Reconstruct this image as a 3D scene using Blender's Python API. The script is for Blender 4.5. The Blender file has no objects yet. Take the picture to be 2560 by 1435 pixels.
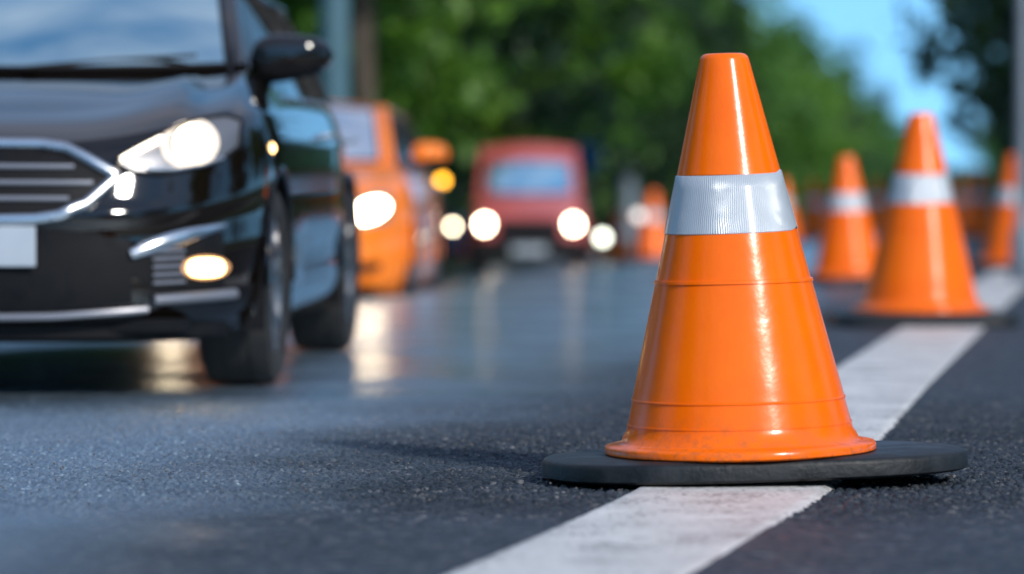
import bpy, bmesh, math, random
import numpy as np
from mathutils import Vector, Matrix, noise

random.seed(7)
RS = np.random.RandomState(11)
sc = bpy.context.scene
COL = sc.collection
PI = math.pi

# ------------------------------------------------------------------ helpers
F_PX, CX, CY, HOR, CAM_H = 9000.0, 1280.0, 717.5, 490.0, 0.64
LT, LC = 0.167, -0.826             # edge line of the lane: X = LT*Y + LC


def line_x(Y):
    x = LT * Y + LC
    if Y < 8.2:
        x -= 0.030 * (8.2 - Y) ** 1.5
    if Y > 40: x -= (LT - 0.127) * (Y - 40)
    return x


def gz(X, Y):
    """height of the road: the lane falls away gently to its far side"""
    d = (LT * Y + LC) - X
    d = min(max(d - 3.5, 0.0), 4.5)
    k = 0.06 + 0.0022 * min(max(Y - 15.0, 0.0), 45.0)
    return -k * d * (d / (d + 0.25))


def tag(o, label=None, cat=None, group=None, kind=None):
    if label: o['label'] = label
    if cat: o['category'] = cat
    if group: o['group'] = group
    if kind: o['kind'] = kind
    return o


def empty(name, loc=(0, 0, 0), rz=0.0):
    o = bpy.data.objects.new(name, None)
    o.empty_display_size = 0.1
    COL.objects.link(o)
    o.location = loc
    o.rotation_euler = (0, 0, rz)
    return o


def mesh_obj(name, verts, faces, mats, parent=None, smooth=True, mat_idx=None, sharp=None):
    me = bpy.data.meshes.new(name)
    me.from_pydata([tuple(v) for v in verts], [], [tuple(f) for f in faces])
    if not isinstance(mats, (list, tuple)): mats = [mats]
    for m in mats: me.materials.append(m)
    if smooth: me.polygons.foreach_set('use_smooth', [True] * len(me.polygons))
    if mat_idx is not None: me.polygons.foreach_set('material_index', list(mat_idx))
    me.update()
    if sharp is not None: me.set_sharp_from_angle(angle=math.radians(sharp))
    o = bpy.data.objects.new(name, me)
    COL.objects.link(o)
    if parent: o.parent = parent
    return o


class MB:
    """collects shapes into one mesh"""
    def __init__(s): s.v, s.f = [], []

    def add(s, v, f):
        n = len(s.v); s.v += [tuple(p) for p in v]; s.f += [tuple(i + n for i in q) for q in f]
        return s

    def grid(s, P, close_u=False, close_v=False, flip=False):
        nu, nv = len(P), len(P[0]); n = len(s.v)
        for r in P: s.v += [tuple(p) for p in r]
        for i in range(nu - (0 if close_u else 1)):
            for j in range(nv - (0 if close_v else 1)):
                a, b = n + i * nv + j, n + i * nv + (j + 1) % nv
                c, d = n + ((i + 1) % nu) * nv + (j + 1) % nv, n + ((i + 1) % nu) * nv + j
                s.f.append((a, d, c, b) if flip else (a, b, c, d))
        return s

    def lathe(s, prof, seg=48, axis='z', o=(0, 0, 0), cap=False):
        P = []
        for r, z in prof:
            row = []
            for k in range(seg):
                t = 2 * PI * k / seg
                c, q = r * math.cos(t), r * math.sin(t)
                if axis == 'z': p = (c + o[0], q + o[1], z + o[2])
                elif axis == 'y': p = (c + o[0], z + o[1], -q + o[2])
                else: p = (z + o[0], c + o[1], q + o[2])
                row.append(p)
            P.append(row)
        n = len(s.v)
        s.grid(P, close_v=True)
        if cap:
            s.f.append(tuple(n + k for k in range(seg))[::-1])
            s.f.append(tuple(n + (len(P) - 1) * seg + k for k in range(seg)))
        return s

    def tube(s, pts, r, seg=8, cap=True, flat=None):
        pts = [Vector(p) for p in pts]
        rr = r if isinstance(r, (list, tuple)) else [r] * len(pts)
        P = []; up = Vector((0, 0, 1))
        for i, p in enumerate(pts):
            t = (pts[min(i + 1, len(pts) - 1)] - pts[max(i - 1, 0)]).normalized()
            x = t.cross(up)
            if x.length < 1e-3: x = t.cross(Vector((0, 1, 0)))
            x.normalize(); y = x.cross(t).normalized()
            P.append([p + x * rr[i] * math.cos(2 * PI * k / seg) * (flat or 1) + y * rr[i] * math.sin(2 * PI * k / seg) for k in range(seg)])
        n = len(s.v)
        s.grid(P, close_v=True)
        if cap:
            s.f.append(tuple(n + k for k in range(seg))[::-1])
            s.f.append(tuple(n + (len(P) - 1) * seg + k for k in range(seg)))
        return s

    def box(s, c, h, bev=0.0):
        x, y, z = c; a, b, d = h
        if bev <= 0:
            v = [(x + i * a, y + j * b, z + k * d) for i in (-1, 1) for j in (-1, 1) for k in (-1, 1)]
            return s.add(v, [(0, 1, 3, 2), (4, 6, 7, 5), (0, 4, 5, 1), (2, 3, 7, 6), (0, 2, 6, 4), (1, 5, 7, 3)])
        bm = bmesh.new(); bmesh.ops.create_cube(bm, size=2)
        for q in bm.verts: q.co = Vector((q.co.x * a, q.co.y * b, q.co.z * d))
        bmesh.ops.bevel(bm, geom=bm.edges[:], offset=bev, segments=3, affect='EDGES', profile=0.6)
        bm.verts.index_update()
        s.add([(q.co.x + x, q.co.y + y, q.co.z + z) for q in bm.verts], [tuple(q.index for q in f.verts) for f in bm.faces])
        bm.free(); return s

    def build(s, name, mats, parent=None, smooth=True, sharp=40):
        return mesh_obj(name, s.v, s.f, mats, parent, smooth, sharp=sharp if smooth else None)


def copy_tree(o, parent=None):
    c = o.copy(); COL.objects.link(c)
    if parent: c.parent = parent
    for ch in list(o.children): copy_tree(ch, c)
    return c


def interp(x, xs, ys):
    if x <= xs[0]: return ys[0]
    for i in range(len(xs) - 1):
        if x <= xs[i + 1]:
            t = (x - xs[i]) / (xs[i + 1] - xs[i])
            return ys[i] + (ys[i + 1] - ys[i]) * t
    return ys[-1]


def cubic(x, xs, ys):
    """monotone-ish smooth interpolation (Catmull-Rom on irregular knots)"""
    n = len(xs)
    if x <= xs[0]: return ys[0]
    if x >= xs[-1]: return ys[-1]
    i = 0
    while x > xs[i + 1]: i += 1
    h = xs[i + 1] - xs[i]; t = (x - xs[i]) / h
    def m(k):
        if k == 0: return (ys[1] - ys[0]) / (xs[1] - xs[0])
        if k == n - 1: return (ys[-1] - ys[-2]) / (xs[-1] - xs[-2])
        return (ys[k + 1] - ys[k - 1]) / (xs[k + 1] - xs[k - 1])
    m0, m1 = m(i) * h, m(i + 1) * h
    return (2 * t**3 - 3 * t**2 + 1) * ys[i] + (t**3 - 2 * t**2 + t) * m0 + (-2 * t**3 + 3 * t**2) * ys[i + 1] + (t**3 - t**2) * m1


# ------------------------------------------------------------------ materials
def principled(name, col, rough=0.5, metal=0.0, spec=0.5, coat=0.0, ior=1.5, emis=None, estr=0.0, coat_rough=0.03, coat_ior=1.5):
    m = bpy.data.materials.new(name); m.use_nodes = True
    b = m.node_tree.nodes['Principled BSDF']
    b.inputs['Base Color'].default_value = (*col, 1)
    b.inputs['Roughness'].default_value = rough
    b.inputs['Metallic'].default_value = metal
    b.inputs['IOR'].default_value = ior
    b.inputs['Specular IOR Level'].default_value = spec
    b.inputs['Coat Weight'].default_value = coat
    b.inputs['Coat Roughness'].default_value = coat_rough
    b.inputs['Coat IOR'].default_value = coat_ior
    if emis:
        b.inputs['Emission Color'].default_value = (*emis, 1)
        b.inputs['Emission Strength'].default_value = estr
    return m


def nd(m, t, **kw):
    n = m.node_tree.nodes.new(t)
    for k, v in kw.items():
        if k in n.inputs: n.inputs[k].default_value = v
        else: setattr(n, k, v)
    return n


def lk(m, a, b): m.node_tree.links.new(a, b)


def mix_col(m, fac, a, b, blend='MIX'):
    n = m.node_tree.nodes.new('ShaderNodeMix'); n.data_type = 'RGBA'; n.blend_type = blend
    for s, v in ((n.inputs[0], fac), (n.inputs[6], a), (n.inputs[7], b)):
        if isinstance(v, bpy.types.NodeSocket): m.node_tree.links.new(v, s)
        elif isinstance(v, tuple): s.default_value = (*v, 1)
        else: s.default_value = v
    return n.outputs[2]


def rng(m, v, a, b, c, d):
    n = m.node_tree.nodes.new('ShaderNodeMapRange')
    n.inputs['From Min'].default_value = a; n.inputs['From Max'].default_value = b
    n.inputs['To Min'].default_value = c; n.inputs['To Max'].default_value = d
    m.node_tree.links.new(v, n.inputs['Value']); return n.outputs[0]


def noisy(name, c1, c2, scale=5.0, rough=0.5, rough2=None, bump=0.0, bscale=60.0, detail=6.0, **kw):
    m = principled(name, c1, rough, **kw); b = m.node_tree.nodes['Principled BSDF']
    tc = nd(m, 'ShaderNodeTexCoord')
    n = nd(m, 'ShaderNodeTexNoise', Scale=scale, Detail=detail); lk(m, tc.outputs['Object'], n.inputs['Vector'])
    f = rng(m, n.outputs['Fac'], 0.35, 0.65, 0, 1)
    lk(m, mix_col(m, f, c1, c2), b.inputs['Base Color'])
    if rough2 is not None: lk(m, rng(m, n.outputs['Fac'], 0.35, 0.65, rough, rough2), b.inputs['Roughness'])
    if bump:
        n2 = nd(m, 'ShaderNodeTexNoise', Scale=bscale, Detail=4.0); lk(m, tc.outputs['Object'], n2.inputs['Vector'])
        bp = nd(m, 'ShaderNodeBump', Strength=bump, Distance=0.01); lk(m, n2.outputs['Fac'], bp.inputs['Height'])
        lk(m, bp.outputs['Normal'], b.inputs['Normal'])
    return m


def asphalt_mat():
    m = principled('asphalt', (0.05, 0.05, 0.055), 0.5); b = m.node_tree.nodes['Principled BSDF']
    tc = nd(m, 'ShaderNodeTexCoord'); P = tc.outputs['Object']
    sep = nd(m, 'ShaderNodeSeparateXYZ'); lk(m, P, sep.inputs[0])
    mul = nd(m, 'ShaderNodeMath', operation='MULTIPLY'); lk(m, sep.outputs['Y'], mul.inputs[0]); mul.inputs[1].default_value = LT
    add = nd(m, 'ShaderNodeMath', operation='SUBTRACT'); lk(m, mul.outputs[0], add.inputs[0]); lk(m, sep.outputs['X'], add.inputs[1])
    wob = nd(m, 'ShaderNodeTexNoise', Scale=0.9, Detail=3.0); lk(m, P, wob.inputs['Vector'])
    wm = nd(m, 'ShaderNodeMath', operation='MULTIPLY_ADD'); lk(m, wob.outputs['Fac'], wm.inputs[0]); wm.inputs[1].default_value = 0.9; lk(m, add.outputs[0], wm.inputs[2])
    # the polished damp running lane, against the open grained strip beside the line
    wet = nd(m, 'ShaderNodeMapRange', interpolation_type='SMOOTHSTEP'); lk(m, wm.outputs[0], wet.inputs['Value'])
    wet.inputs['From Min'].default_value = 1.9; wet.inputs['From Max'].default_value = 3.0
    vo = nd(m, 'ShaderNodeTexVoronoi', Scale=50.0); lk(m, P, vo.inputs['Vector'])
    sp = nd(m, 'ShaderNodeSeparateColor'); lk(m, vo.outputs['Color'], sp.inputs[0])
    ramp = nd(m, 'ShaderNodeValToRGB'); lk(m, sp.outputs[0], ramp.inputs[0])
    e = ramp.color_ramp.elements
    e[0].position = 0.0; e[0].color = (0.020, 0.024, 0.030, 1)
    e[1].position = 1.0; e[1].color = (0.26, 0.24, 0.21, 1)
    x = e.new(0.7); x.color = (0.060, 0.068, 0.078, 1)
    x = e.new(0.93); x.color = (0.10, 0.095, 0.09, 1)
    big = nd(m, 'ShaderNodeTexNoise', Scale=2.2, Detail=5.0, Roughness=0.65); lk(m, P, big.inputs['Vector'])
    f = rng(m, big.outputs['Fac'], 0.3, 0.7, 0.65, 1.3)
    sc_ = mix_col(m, 1.0, ramp.outputs[0], (1, 1, 1), 'MULTIPLY'); m.node_tree.links.new(f, sc_.node.inputs[7])
    damp_sky_tint = mix_col(m, wet.outputs[0], (0.52, 0.56, 0.64), (0.30, 0.42, 0.62))  # damp lane darkened, with blue painted in for the sky's sheen
    lk(m, mix_col(m, 1.0, sc_, damp_sky_tint, 'MULTIPLY'), b.inputs['Base Color'])
    r1 = rng(m, sp.outputs[1], 0, 1, 0.34, 0.62)
    r2 = rng(m, sp.outputs[1], 0, 1, 0.5, 0.8)
    rm = nd(m, 'ShaderNodeMix'); lk(m, wet.outputs[0], rm.inputs[0]); lk(m, r2, rm.inputs[2]); lk(m, r1, rm.inputs[3])
    lk(m, rm.outputs[0], b.inputs['Roughness'])
    sm = nd(m, 'ShaderNodeMix'); lk(m, wet.outputs[0], sm.inputs[0]); sm.inputs[2].default_value = 0.5; sm.inputs[3].default_value = 1.0
    im = nd(m, 'ShaderNodeMix'); lk(m, wet.outputs[0], im.inputs[0]); im.inputs[2].default_value = 1.5; im.inputs[3].default_value = 2.8; lk(m, im.outputs[0], b.inputs['IOR'])
    lk(m, sm.outputs[0], b.inputs['Specular IOR Level'])
    ve = nd(m, 'ShaderNodeTexVoronoi', Scale=50.0, feature='DISTANCE_TO_EDGE'); lk(m, P, ve.inputs['Vector'])
    h = rng(m, ve.outputs['Distance'], 0.0, 0.25, 0, 1)
    fn = nd(m, 'ShaderNodeTexNoise', Scale=260.0, Detail=3.0); lk(m, P, fn.inputs['Vector'])
    ha = nd(m, 'ShaderNodeMath', operation='MULTIPLY_ADD'); lk(m, fn.outputs['Fac'], ha.inputs[0]); ha.inputs[1].default_value = 0.8; lk(m, h, ha.inputs[2])
    bp = nd(m, 'ShaderNodeBump', Distance=0.0022); lk(m, ha.outputs[0], bp.inputs['Height'])
    bs = nd(m, 'ShaderNodeMix'); lk(m, wet.outputs[0], bs.inputs[0]); bs.inputs[2].default_value = 0.9; bs.inputs[3].default_value = 0.75
    lk(m, bs.outputs[0], bp.inputs['Strength'])
    lk(m, bp.outputs['Normal'], b.inputs['Normal'])
    b.inputs['Specular Tint'].default_value = (0.66, 0.86, 1.0, 1)  # reflections tinted blue too, deepening the sky's sheen
    cw = nd(m, 'ShaderNodeMath', operation='MULTIPLY'); lk(m, wet.outputs[0], cw.inputs[0]); cw.inputs[1].default_value = 0.78
    pn = nd(m, 'ShaderNodeTexNoise', Scale=1.6, Detail=5.0, Roughness=0.6); lk(m, P, pn.inputs['Vector'])
    pm = nd(m, 'ShaderNodeMath', operation='MULTIPLY'); lk(m, cw.outputs[0], pm.inputs[0]); lk(m, rng(m, pn.outputs['Fac'], 0.40, 0.60, 0.25, 1.3), pm.inputs[1])
    lk(m, pm.outputs[0], b.inputs['Coat Weight']); b.inputs['Coat Roughness'].default_value = 0.20; b.inputs['Coat IOR'].default_value = 1.35
    bp2 = nd(m, 'ShaderNodeBump', Distance=0.002, Strength=0.16); lk(m, ha.outputs[0], bp2.inputs['Height']); lk(m, bp2.outputs['Normal'], b.inputs['Coat Normal'])
    return m


def paint_line_mat():
    m = principled('road_paint', (0.72, 0.71, 0.68), 0.55); b = m.node_tree.nodes['Principled BSDF']
    tc = nd(m, 'ShaderNodeTexCoord'); P = tc.outputs['Object']
    n = nd(m, 'ShaderNodeTexNoise', Scale=3.0, Detail=8.0, Roughness=0.7); lk(m, P, n.inputs['Vector'])
    base = mix_col(m, rng(m, n.outputs['Fac'], 0.35, 0.65, 0, 1), (0.52, 0.51, 0.49), (0.74, 0.725, 0.69))
    n2 = nd(m, 'ShaderNodeTexNoise', Scale=75.0, Detail=6.0, Roughness=0.7); lk(m, P, n2.inputs['Vector'])
    n5 = nd(m, 'ShaderNodeTexNoise', Scale=5.0, Detail=4.0); lk(m, P, n5.inputs['Vector'])
    th = nd(m, 'ShaderNodeMath', operation='MULTIPLY_ADD'); lk(m, n5.outputs['Fac'], th.inputs[0]); th.inputs[1].default_value = 0.5; lk(m, n2.outputs['Fac'], th.inputs[2])
    w = rng(m, th.outputs[0], 0.765, 0.86, 0, 0.8)
    lk(m, mix_col(m, w, base, (0.16, 0.155, 0.15)), b.inputs['Base Color'])
    bp = nd(m, 'ShaderNodeBump', Strength=0.6, Distance=0.002)
    vo = nd(m, 'ShaderNodeTexVoronoi', Scale=50.0); lk(m, P, vo.inputs['Vector'])
    lk(m, vo.outputs['Distance'], bp.inputs['Height']); lk(m, bp.outputs['Normal'], b.inputs['Normal'])
    return m


def cone_mat():
    m = principled('orange_plastic', (0.98, 0.15, 0.0), 0.3, coat=0.6, spec=0.02, coat_rough=0.2)
    b = m.node_tree.nodes['Principled BSDF']
    tc = nd(m, 'ShaderNodeTexCoord'); P = tc.outputs['Object']
    n = nd(m, 'ShaderNodeTexNoise', Scale=4.0, Detail=6.0, Roughness=0.7); lk(m, P, n.inputs['Vector'])
    base = mix_col(m, rng(m, n.outputs['Fac'], 0.35, 0.7, 0, 1), (1.0, 0.165, 0.0), (0.95, 0.135, 0.0))
    mp = nd(m, 'ShaderNodeMapping'); mp.inputs['Scale'].default_value = (30, 30, 3); lk(m, P, mp.inputs['Vector'])
    n2 = nd(m, 'ShaderNodeTexNoise', Scale=2.0, Detail=8.0, Roughness=0.75); lk(m, mp.outputs[0], n2.inputs['Vector'])
    lk(m, mix_col(m, rng(m, n2.outputs['Fac'], 0.62, 0.75, 0, 0.35), base, (0.55, 0.12, 0.02)), b.inputs['Base Color'])
    prev = b.inputs['Base Color'].links[0].from_socket
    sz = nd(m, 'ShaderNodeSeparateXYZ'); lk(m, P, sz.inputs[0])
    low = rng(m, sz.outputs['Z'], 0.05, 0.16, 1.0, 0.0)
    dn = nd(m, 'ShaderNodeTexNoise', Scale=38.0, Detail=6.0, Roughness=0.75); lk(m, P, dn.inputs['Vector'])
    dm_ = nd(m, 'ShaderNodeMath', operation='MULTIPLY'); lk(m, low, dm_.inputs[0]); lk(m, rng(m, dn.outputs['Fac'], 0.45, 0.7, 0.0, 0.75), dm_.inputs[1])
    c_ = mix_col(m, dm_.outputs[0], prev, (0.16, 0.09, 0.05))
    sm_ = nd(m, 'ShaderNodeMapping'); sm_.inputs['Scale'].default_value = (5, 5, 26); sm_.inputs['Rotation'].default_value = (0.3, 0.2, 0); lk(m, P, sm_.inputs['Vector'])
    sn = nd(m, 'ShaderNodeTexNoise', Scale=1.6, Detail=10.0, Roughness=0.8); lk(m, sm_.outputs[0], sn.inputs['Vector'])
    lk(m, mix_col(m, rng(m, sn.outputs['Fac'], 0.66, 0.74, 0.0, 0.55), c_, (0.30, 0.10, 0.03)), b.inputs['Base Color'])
    lk(m, rng(m, n2.outputs['Fac'], 0.3, 0.7, 0.25, 0.4), b.inputs['Roughness'])
    n3 = nd(m, 'ShaderNodeTexNoise', Scale=14.0, Detail=4.0); lk(m, P, n3.inputs['Vector'])
    bp = nd(m, 'ShaderNodeBump', Strength=0.22, Distance=0.006); lk(m, n3.outputs['Fac'], bp.inputs['Height'])
    n4 = nd(m, 'ShaderNodeTexNoise', Scale=9.0, Detail=3.0); lk(m, mp.outputs[0], n4.inputs['Vector'])
    bp2 = nd(m, 'ShaderNodeBump', Strength=0.2, Distance=0.002); lk(m, n4.outputs['Fac'], bp2.inputs['Height']); lk(m, bp.outputs['Normal'], bp2.inputs['Normal'])
    lk(m, bp2.outputs['Normal'], b.inputs['Normal']); lk(m, bp.outputs['Normal'], b.inputs['Coat Normal'])
    return m


def sleeve_mat():
    m = principled('reflective_white', (0.72, 0.77, 0.82), 0.35, metal=0.15, coat=0.5, coat_rough=0.15)
    b = m.node_tree.nodes['Principled BSDF']
    tc = nd(m, 'ShaderNodeTexCoord'); sep = nd(m, 'ShaderNodeSeparateXYZ'); lk(m, tc.outputs['Object'], sep.inputs[0])
    at = nd(m, 'ShaderNodeMath', operation='ARCTAN2'); lk(m, sep.outputs['Y'], at.inputs[0]); lk(m, sep.outputs['X'], at.inputs[1])
    n = nd(m, 'ShaderNodeTexNoise', Scale=9.0, Detail=2.0); lk(m, tc.outputs['Object'], n.inputs['Vector'])
    ad = nd(m, 'ShaderNodeMath', operation='MULTIPLY_ADD'); lk(m, n.outputs['Fac'], ad.inputs[0]); ad.inputs[1].default_value = 0.14; lk(m, at.outputs[0], ad.inputs[2])
    mu = nd(m, 'ShaderNodeMath', operation='MULTIPLY'); lk(m, ad.outputs[0], mu.inputs[0]); mu.inputs[1].default_value = 190.0
    si = nd(m, 'ShaderNodeMath', operation='SINE'); lk(m, mu.outputs[0], si.inputs[0])
    bp = nd(m, 'ShaderNodeBump', Strength=0.5, Distance=0.0012); lk(m, si.outputs[0], bp.inputs['Height'])
    lk(m, bp.outputs['Normal'], b.inputs['Normal'])
    f = rng(m, si.outputs[0], -1, 1, 0, 1)
    lk(m, mix_col(m, f, (0.34, 0.39, 0.44), (0.62, 0.66, 0.70)), b.inputs['Base Color'])
    return m


def leaf_mat(name, c1, c2, c3):
    m = bpy.data.materials.new(name); m.use_nodes = True; nt = m.node_tree; b = nt.nodes['Principled BSDF']
    oi = nd(m, 'ShaderNodeObjectInfo'); geo = nd(m, 'ShaderNodeNewGeometry')
    n = nd(m, 'ShaderNodeTexNoise', Scale=0.9, Detail=3.0); lk(m, geo.outputs['Position'], n.inputs['Vector'])
    c = mix_col(m, rng(m, n.outputs['Fac'], 0.35, 0.65, 0, 1), c1, c2)
    c = mix_col(m, rng(m, oi.outputs['Random'], 0, 1, 0, 0.6), c, c3)
    lk(m, c, b.inputs['Base Color']); b.inputs['Roughness'].default_value = 0.5
    tr = nd(m, 'ShaderNodeBsdfTranslucent'); lk(m, c, tr.inputs['Color'])
    mx = nd(m, 'ShaderNodeMixShader'); mx.inputs[0].default_value = 0.3
    lk(m, b.outputs[0], mx.inputs[1]); lk(m, tr.outputs[0], mx.inputs[2])
    lk(m, mx.outputs[0], nt.nodes['Material Output'].inputs['Surface'])
    return m


def rubber_mat():
    return noisy('black_rubber', (0.007, 0.009, 0.011), (0.018, 0.022, 0.026), 12, 0.42, 0.6, bump=0.22, bscale=60, spec=.3)


M = {}
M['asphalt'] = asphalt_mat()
M['line'] = paint_line_mat()
M['cone'] = cone_mat()
M['sleeve'] = sleeve_mat()
M['rubber'] = rubber_mat()
M['black_paint'] = noisy('black_car_paint', (0.0045, 0.003, 0.0022), (0.006, 0.004, 0.003), 3, 0.5, coat=1.0, spec=0.0, coat_rough=0.05, coat_ior=1.6)
M['orange_paint'] = noisy('orange_car_paint', (0.98, 0.22, 0.003), (0.92, 0.20, 0.003), 3, 0.4, coat=1.0, spec=.2)
M['red_paint'] = noisy('red_car_paint', (0.52, 0.095, 0.085), (0.48, 0.085, 0.078), 3, 0.4, coat=0.8)
M['blue_paint'] = noisy('blue_car_paint', (0.02, 0.035, 0.09), (0.018, 0.03, 0.08), 3, 0.35, coat=0.8)
M['glass'] = principled('car_glass', (0.58, 0.80, 0.84), 0.06, metal=1.0)
M['pale_glass'] = principled('pale_car_glass', (0.92, 0.97, 1.0), 0.15, metal=1.0)
M['side_glass'] = principled('tinted_glass', (0.012, 0.018, 0.014), 0.06, metal=0.0, ior=1.45, coat=0.0, spec=0.2)
M['chrome'] = noisy('chrome', (0.66, 0.68, 0.70), (0.58, 0.60, 0.62), 6, 0.2, 0.3, metal=1.0)
M['slat'] = principled('grey_grille_bar', (0.30, 0.30, 0.32), 0.3, metal=0.6)
M['black'] = noisy('black_plastic', (0.004, 0.004, 0.005), (0.007, 0.007, 0.008), 20, 0.5, 0.7, spec=0.2)
M['tyre'] = noisy('tyre_rubber', (0.012, 0.012, 0.013), (0.022, 0.021, 0.02), 15, 0.75, 0.9, bump=0.3)
M['rim'] = principled('alloy', (0.35, 0.35, 0.36), 0.28, metal=1.0)
M['lamp_bowl'] = principled('lamp_reflector', (0.24, 0.24, 0.25), 0.35, metal=0.7)
M['plate'] = noisy('plate_face', (0.42, 0.47, 0.52), (0.38, 0.43, 0.48), 8, 0.4)
M['lamp'] = principled('headlamp_light', (1, 1, 1), 0.3, emis=(1.0, 0.80, 0.52), estr=7)
M['far_lamp'] = principled('far_headlamp_light', (1, 1, 1), 0.3, emis=(1.0, 0.82, 0.56), estr=26)
M['drl'] = principled('running_light', (1, 1, 1), 0.3, emis=(1.0, 0.84, 0.62), estr=4)
M['fog'] = principled('fog_lamp_light', (1, 0.8, 0.5), 0.3, emis=(1.0, 0.60, 0.20), estr=9)
M['warm_ring'] = principled('lamp_halo', (.5, .5, .5), 0.3, emis=(1.0, 0.72, 0.42), estr=0.8)  # dim glow added around the headlamp in place of bloom
M['fog_ring'] = principled('fog_halo', (.4, .3, .2), 0.3, emis=(1.0, 0.36, 0.05), estr=0.6)  # the same added glow, orange, for the fog lamp
M['amber'] = principled('amber_light', (1, 0.5, 0.05), 0.3, emis=(1.0, 0.42, 0.02), estr=9)
M['bark'] = noisy('bark', (0.10, 0.075, 0.055), (0.06, 0.045, 0.035), 6, 0.9, bump=0.8, bscale=20)
M['leaf_a'] = leaf_mat('leaf_mid', (0.045, 0.14, 0.012), (0.11, 0.25, 0.016), (0.032, 0.11, 0.016))
M['leaf_b'] = leaf_mat('leaf_bright', (0.075, 0.19, 0.013), (0.155, 0.31, 0.017), (0.045, 0.14, 0.016))
M['leaf_d'] = leaf_mat('leaf_dark', (0.015, 0.045, 0.012), (0.03, 0.075, 0.015), (0.015, 0.05, 0.018))
M['grass'] = noisy('grass_ground', (0.03, 0.06, 0.015), (0.06, 0.09, 0.025), 1.5, 0.9, bump=0.8, bscale=10)
M['kerb'] = noisy('kerb_stone', (0.30, 0.29, 0.28), (0.22, 0.21, 0.2), 4, 0.8, bump=0.4)
M['grey_metal'] = noisy('painted_grey_metal', (0.22, 0.26, 0.29), (0.17, 0.20, 0.23), 3, 0.45, metal=0.2)
M['teal_metal'] = noisy('teal_grey_metal', (0.07, 0.15, 0.18), (0.05, 0.12, 0.15), 2, 0.5)
M['sign_blue'] = principled('sign_blue', (0.03, 0.14, 0.30), 0.4)
M['white'] = principled('sign_white', (0.75, 0.76, 0.78), 0.45)

# ------------------------------------------------------------------ road sheet
def coarse(lo, hi, first, grow):
    out = []; x, s = lo, first
    while abs(x) < abs(hi) or (hi - x) * (hi - lo) > 0 and len(out) < 400:
        s *= grow; x = x + s if hi > lo else x - s
        if (hi - x) * (1 if hi > lo else -1) <= 0: break
        out.append(x)
    out.append(hi); return out


FX0, FX1, FY0, FY1, FS = -1.75, 1.75, 6.9, 12.0, 0.0046
xs = coarse(FX0, -260, 0.01, 1.13)[::-1] + list(np.arange(FX0, FX1, FS)) + coarse(FX1, 330, 0.01, 1.13)
ys = [-60, -20, -5, 0, 2, 3.5, 4.5, 5.2, 5.8, 6.3, 6.6, 6.8] + list(np.arange(FY0, FY1, FS)) + coarse(FY1, 1500, 0.01, 1.09)
xs = np.array(xs); ys = np.array(ys)


def stone_height(X, Y):
    cs = 0.0205
    gx, gy = X / cs, Y / cs
    ix, iy = np.floor(gx).astype(int), np.floor(gy).astype(int)
    N = 1024
    jx, jy = RS.rand(N, N), RS.rand(N, N); hh = RS.rand(N, N)
    f1 = np.full(X.shape, 9.0); f2 = np.full(X.shape, 9.0); hv = np.zeros(X.shape)
    for ox in (-1, 0, 1):
        for oy in (-1, 0, 1):
            cx, cy = (ix + ox), (iy + oy)
            px = cx + jx[cx % N, cy % N]; py = cy + jy[cx % N, cy % N]
            d = np.hypot(px - gx, py - gy)
            h = hh[cx % N, cy % N]
            nf2 = np.where(d < f1, f1, np.minimum(f2, d))
            hv = np.where(d < f1, h, hv); f1 = np.minimum(f1, d); f2 = nf2
    g = np.clip((f2 - f1) / 0.45, 0, 1); g = g * g * (3 - 2 * g)
    dome = 1 - np.clip(f1, 0, 1) ** 2 * 0.35
    return (g * dome * 0.0060 + hv ** 2 * 0.0042 * g) - 0.0105


GX, GY = np.meshgrid(xs, ys, indexing='ij')
D = (LT * GY + LC) - GX
dd = np.clip(D - 3.5, 0, 4.5); kk = 0.06 + 0.0022 * np.clip(GY - 15.0, 0, 45.0)
GZ = -kk * dd * (dd / (dd + 0.25))
i0, i1 = np.searchsorted(xs, FX0), np.searchsorted(xs, FX1)
j0, j1 = np.searchsorted(ys, FY0), np.searchsorted(ys, FY1)
sub = stone_height(GX[i0:i1, j0:j1], GY[i0:i1, j0:j1])
ex = np.clip(np.minimum(GX[i0:i1, j0:j1] - FX0, FX1 - GX[i0:i1, j0:j1]) / 0.1, 0, 1)
ey = np.clip(np.minimum((GY[i0:i1, j0:j1] - FY0) / 0.8, (FY1 - GY[i0:i1, j0:j1]) / 2.6), 0, 1)
rough_side = np.clip(1.25 - D[i0:i1, j0:j1] * 0.12, 1.05, 1.5)
GZ[i0:i1, j0:j1] += sub * ex * ey * rough_side
nx, ny = len(xs), len(ys)
me = bpy.data.meshes.new('road')
me.vertices.add(nx * ny)
me.vertices.foreach_set('co', np.stack([GX, GY, GZ], -1).reshape(-1).astype(np.float32))
idx = np.arange(nx * ny).reshape(nx, ny)
q = np.stack([idx[:-1, :-1], idx[1:, :-1], idx[1:, 1:], idx[:-1, 1:]], -1).reshape(-1)
nf = len(q) // 4
me.loops.add(len(q)); me.loops.foreach_set('vertex_index', q.astype(np.int32))
me.polygons.add(nf); me.polygons.foreach_set('loop_start', np.arange(0, len(q), 4, dtype=np.int32))
me.polygons.foreach_set('use_smooth', np.ones(nf, dtype=bool))
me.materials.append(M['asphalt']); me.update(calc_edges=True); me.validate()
road = bpy.data.objects.new('road', me); COL.objects.link(road); tag(road, kind='structure')

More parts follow.
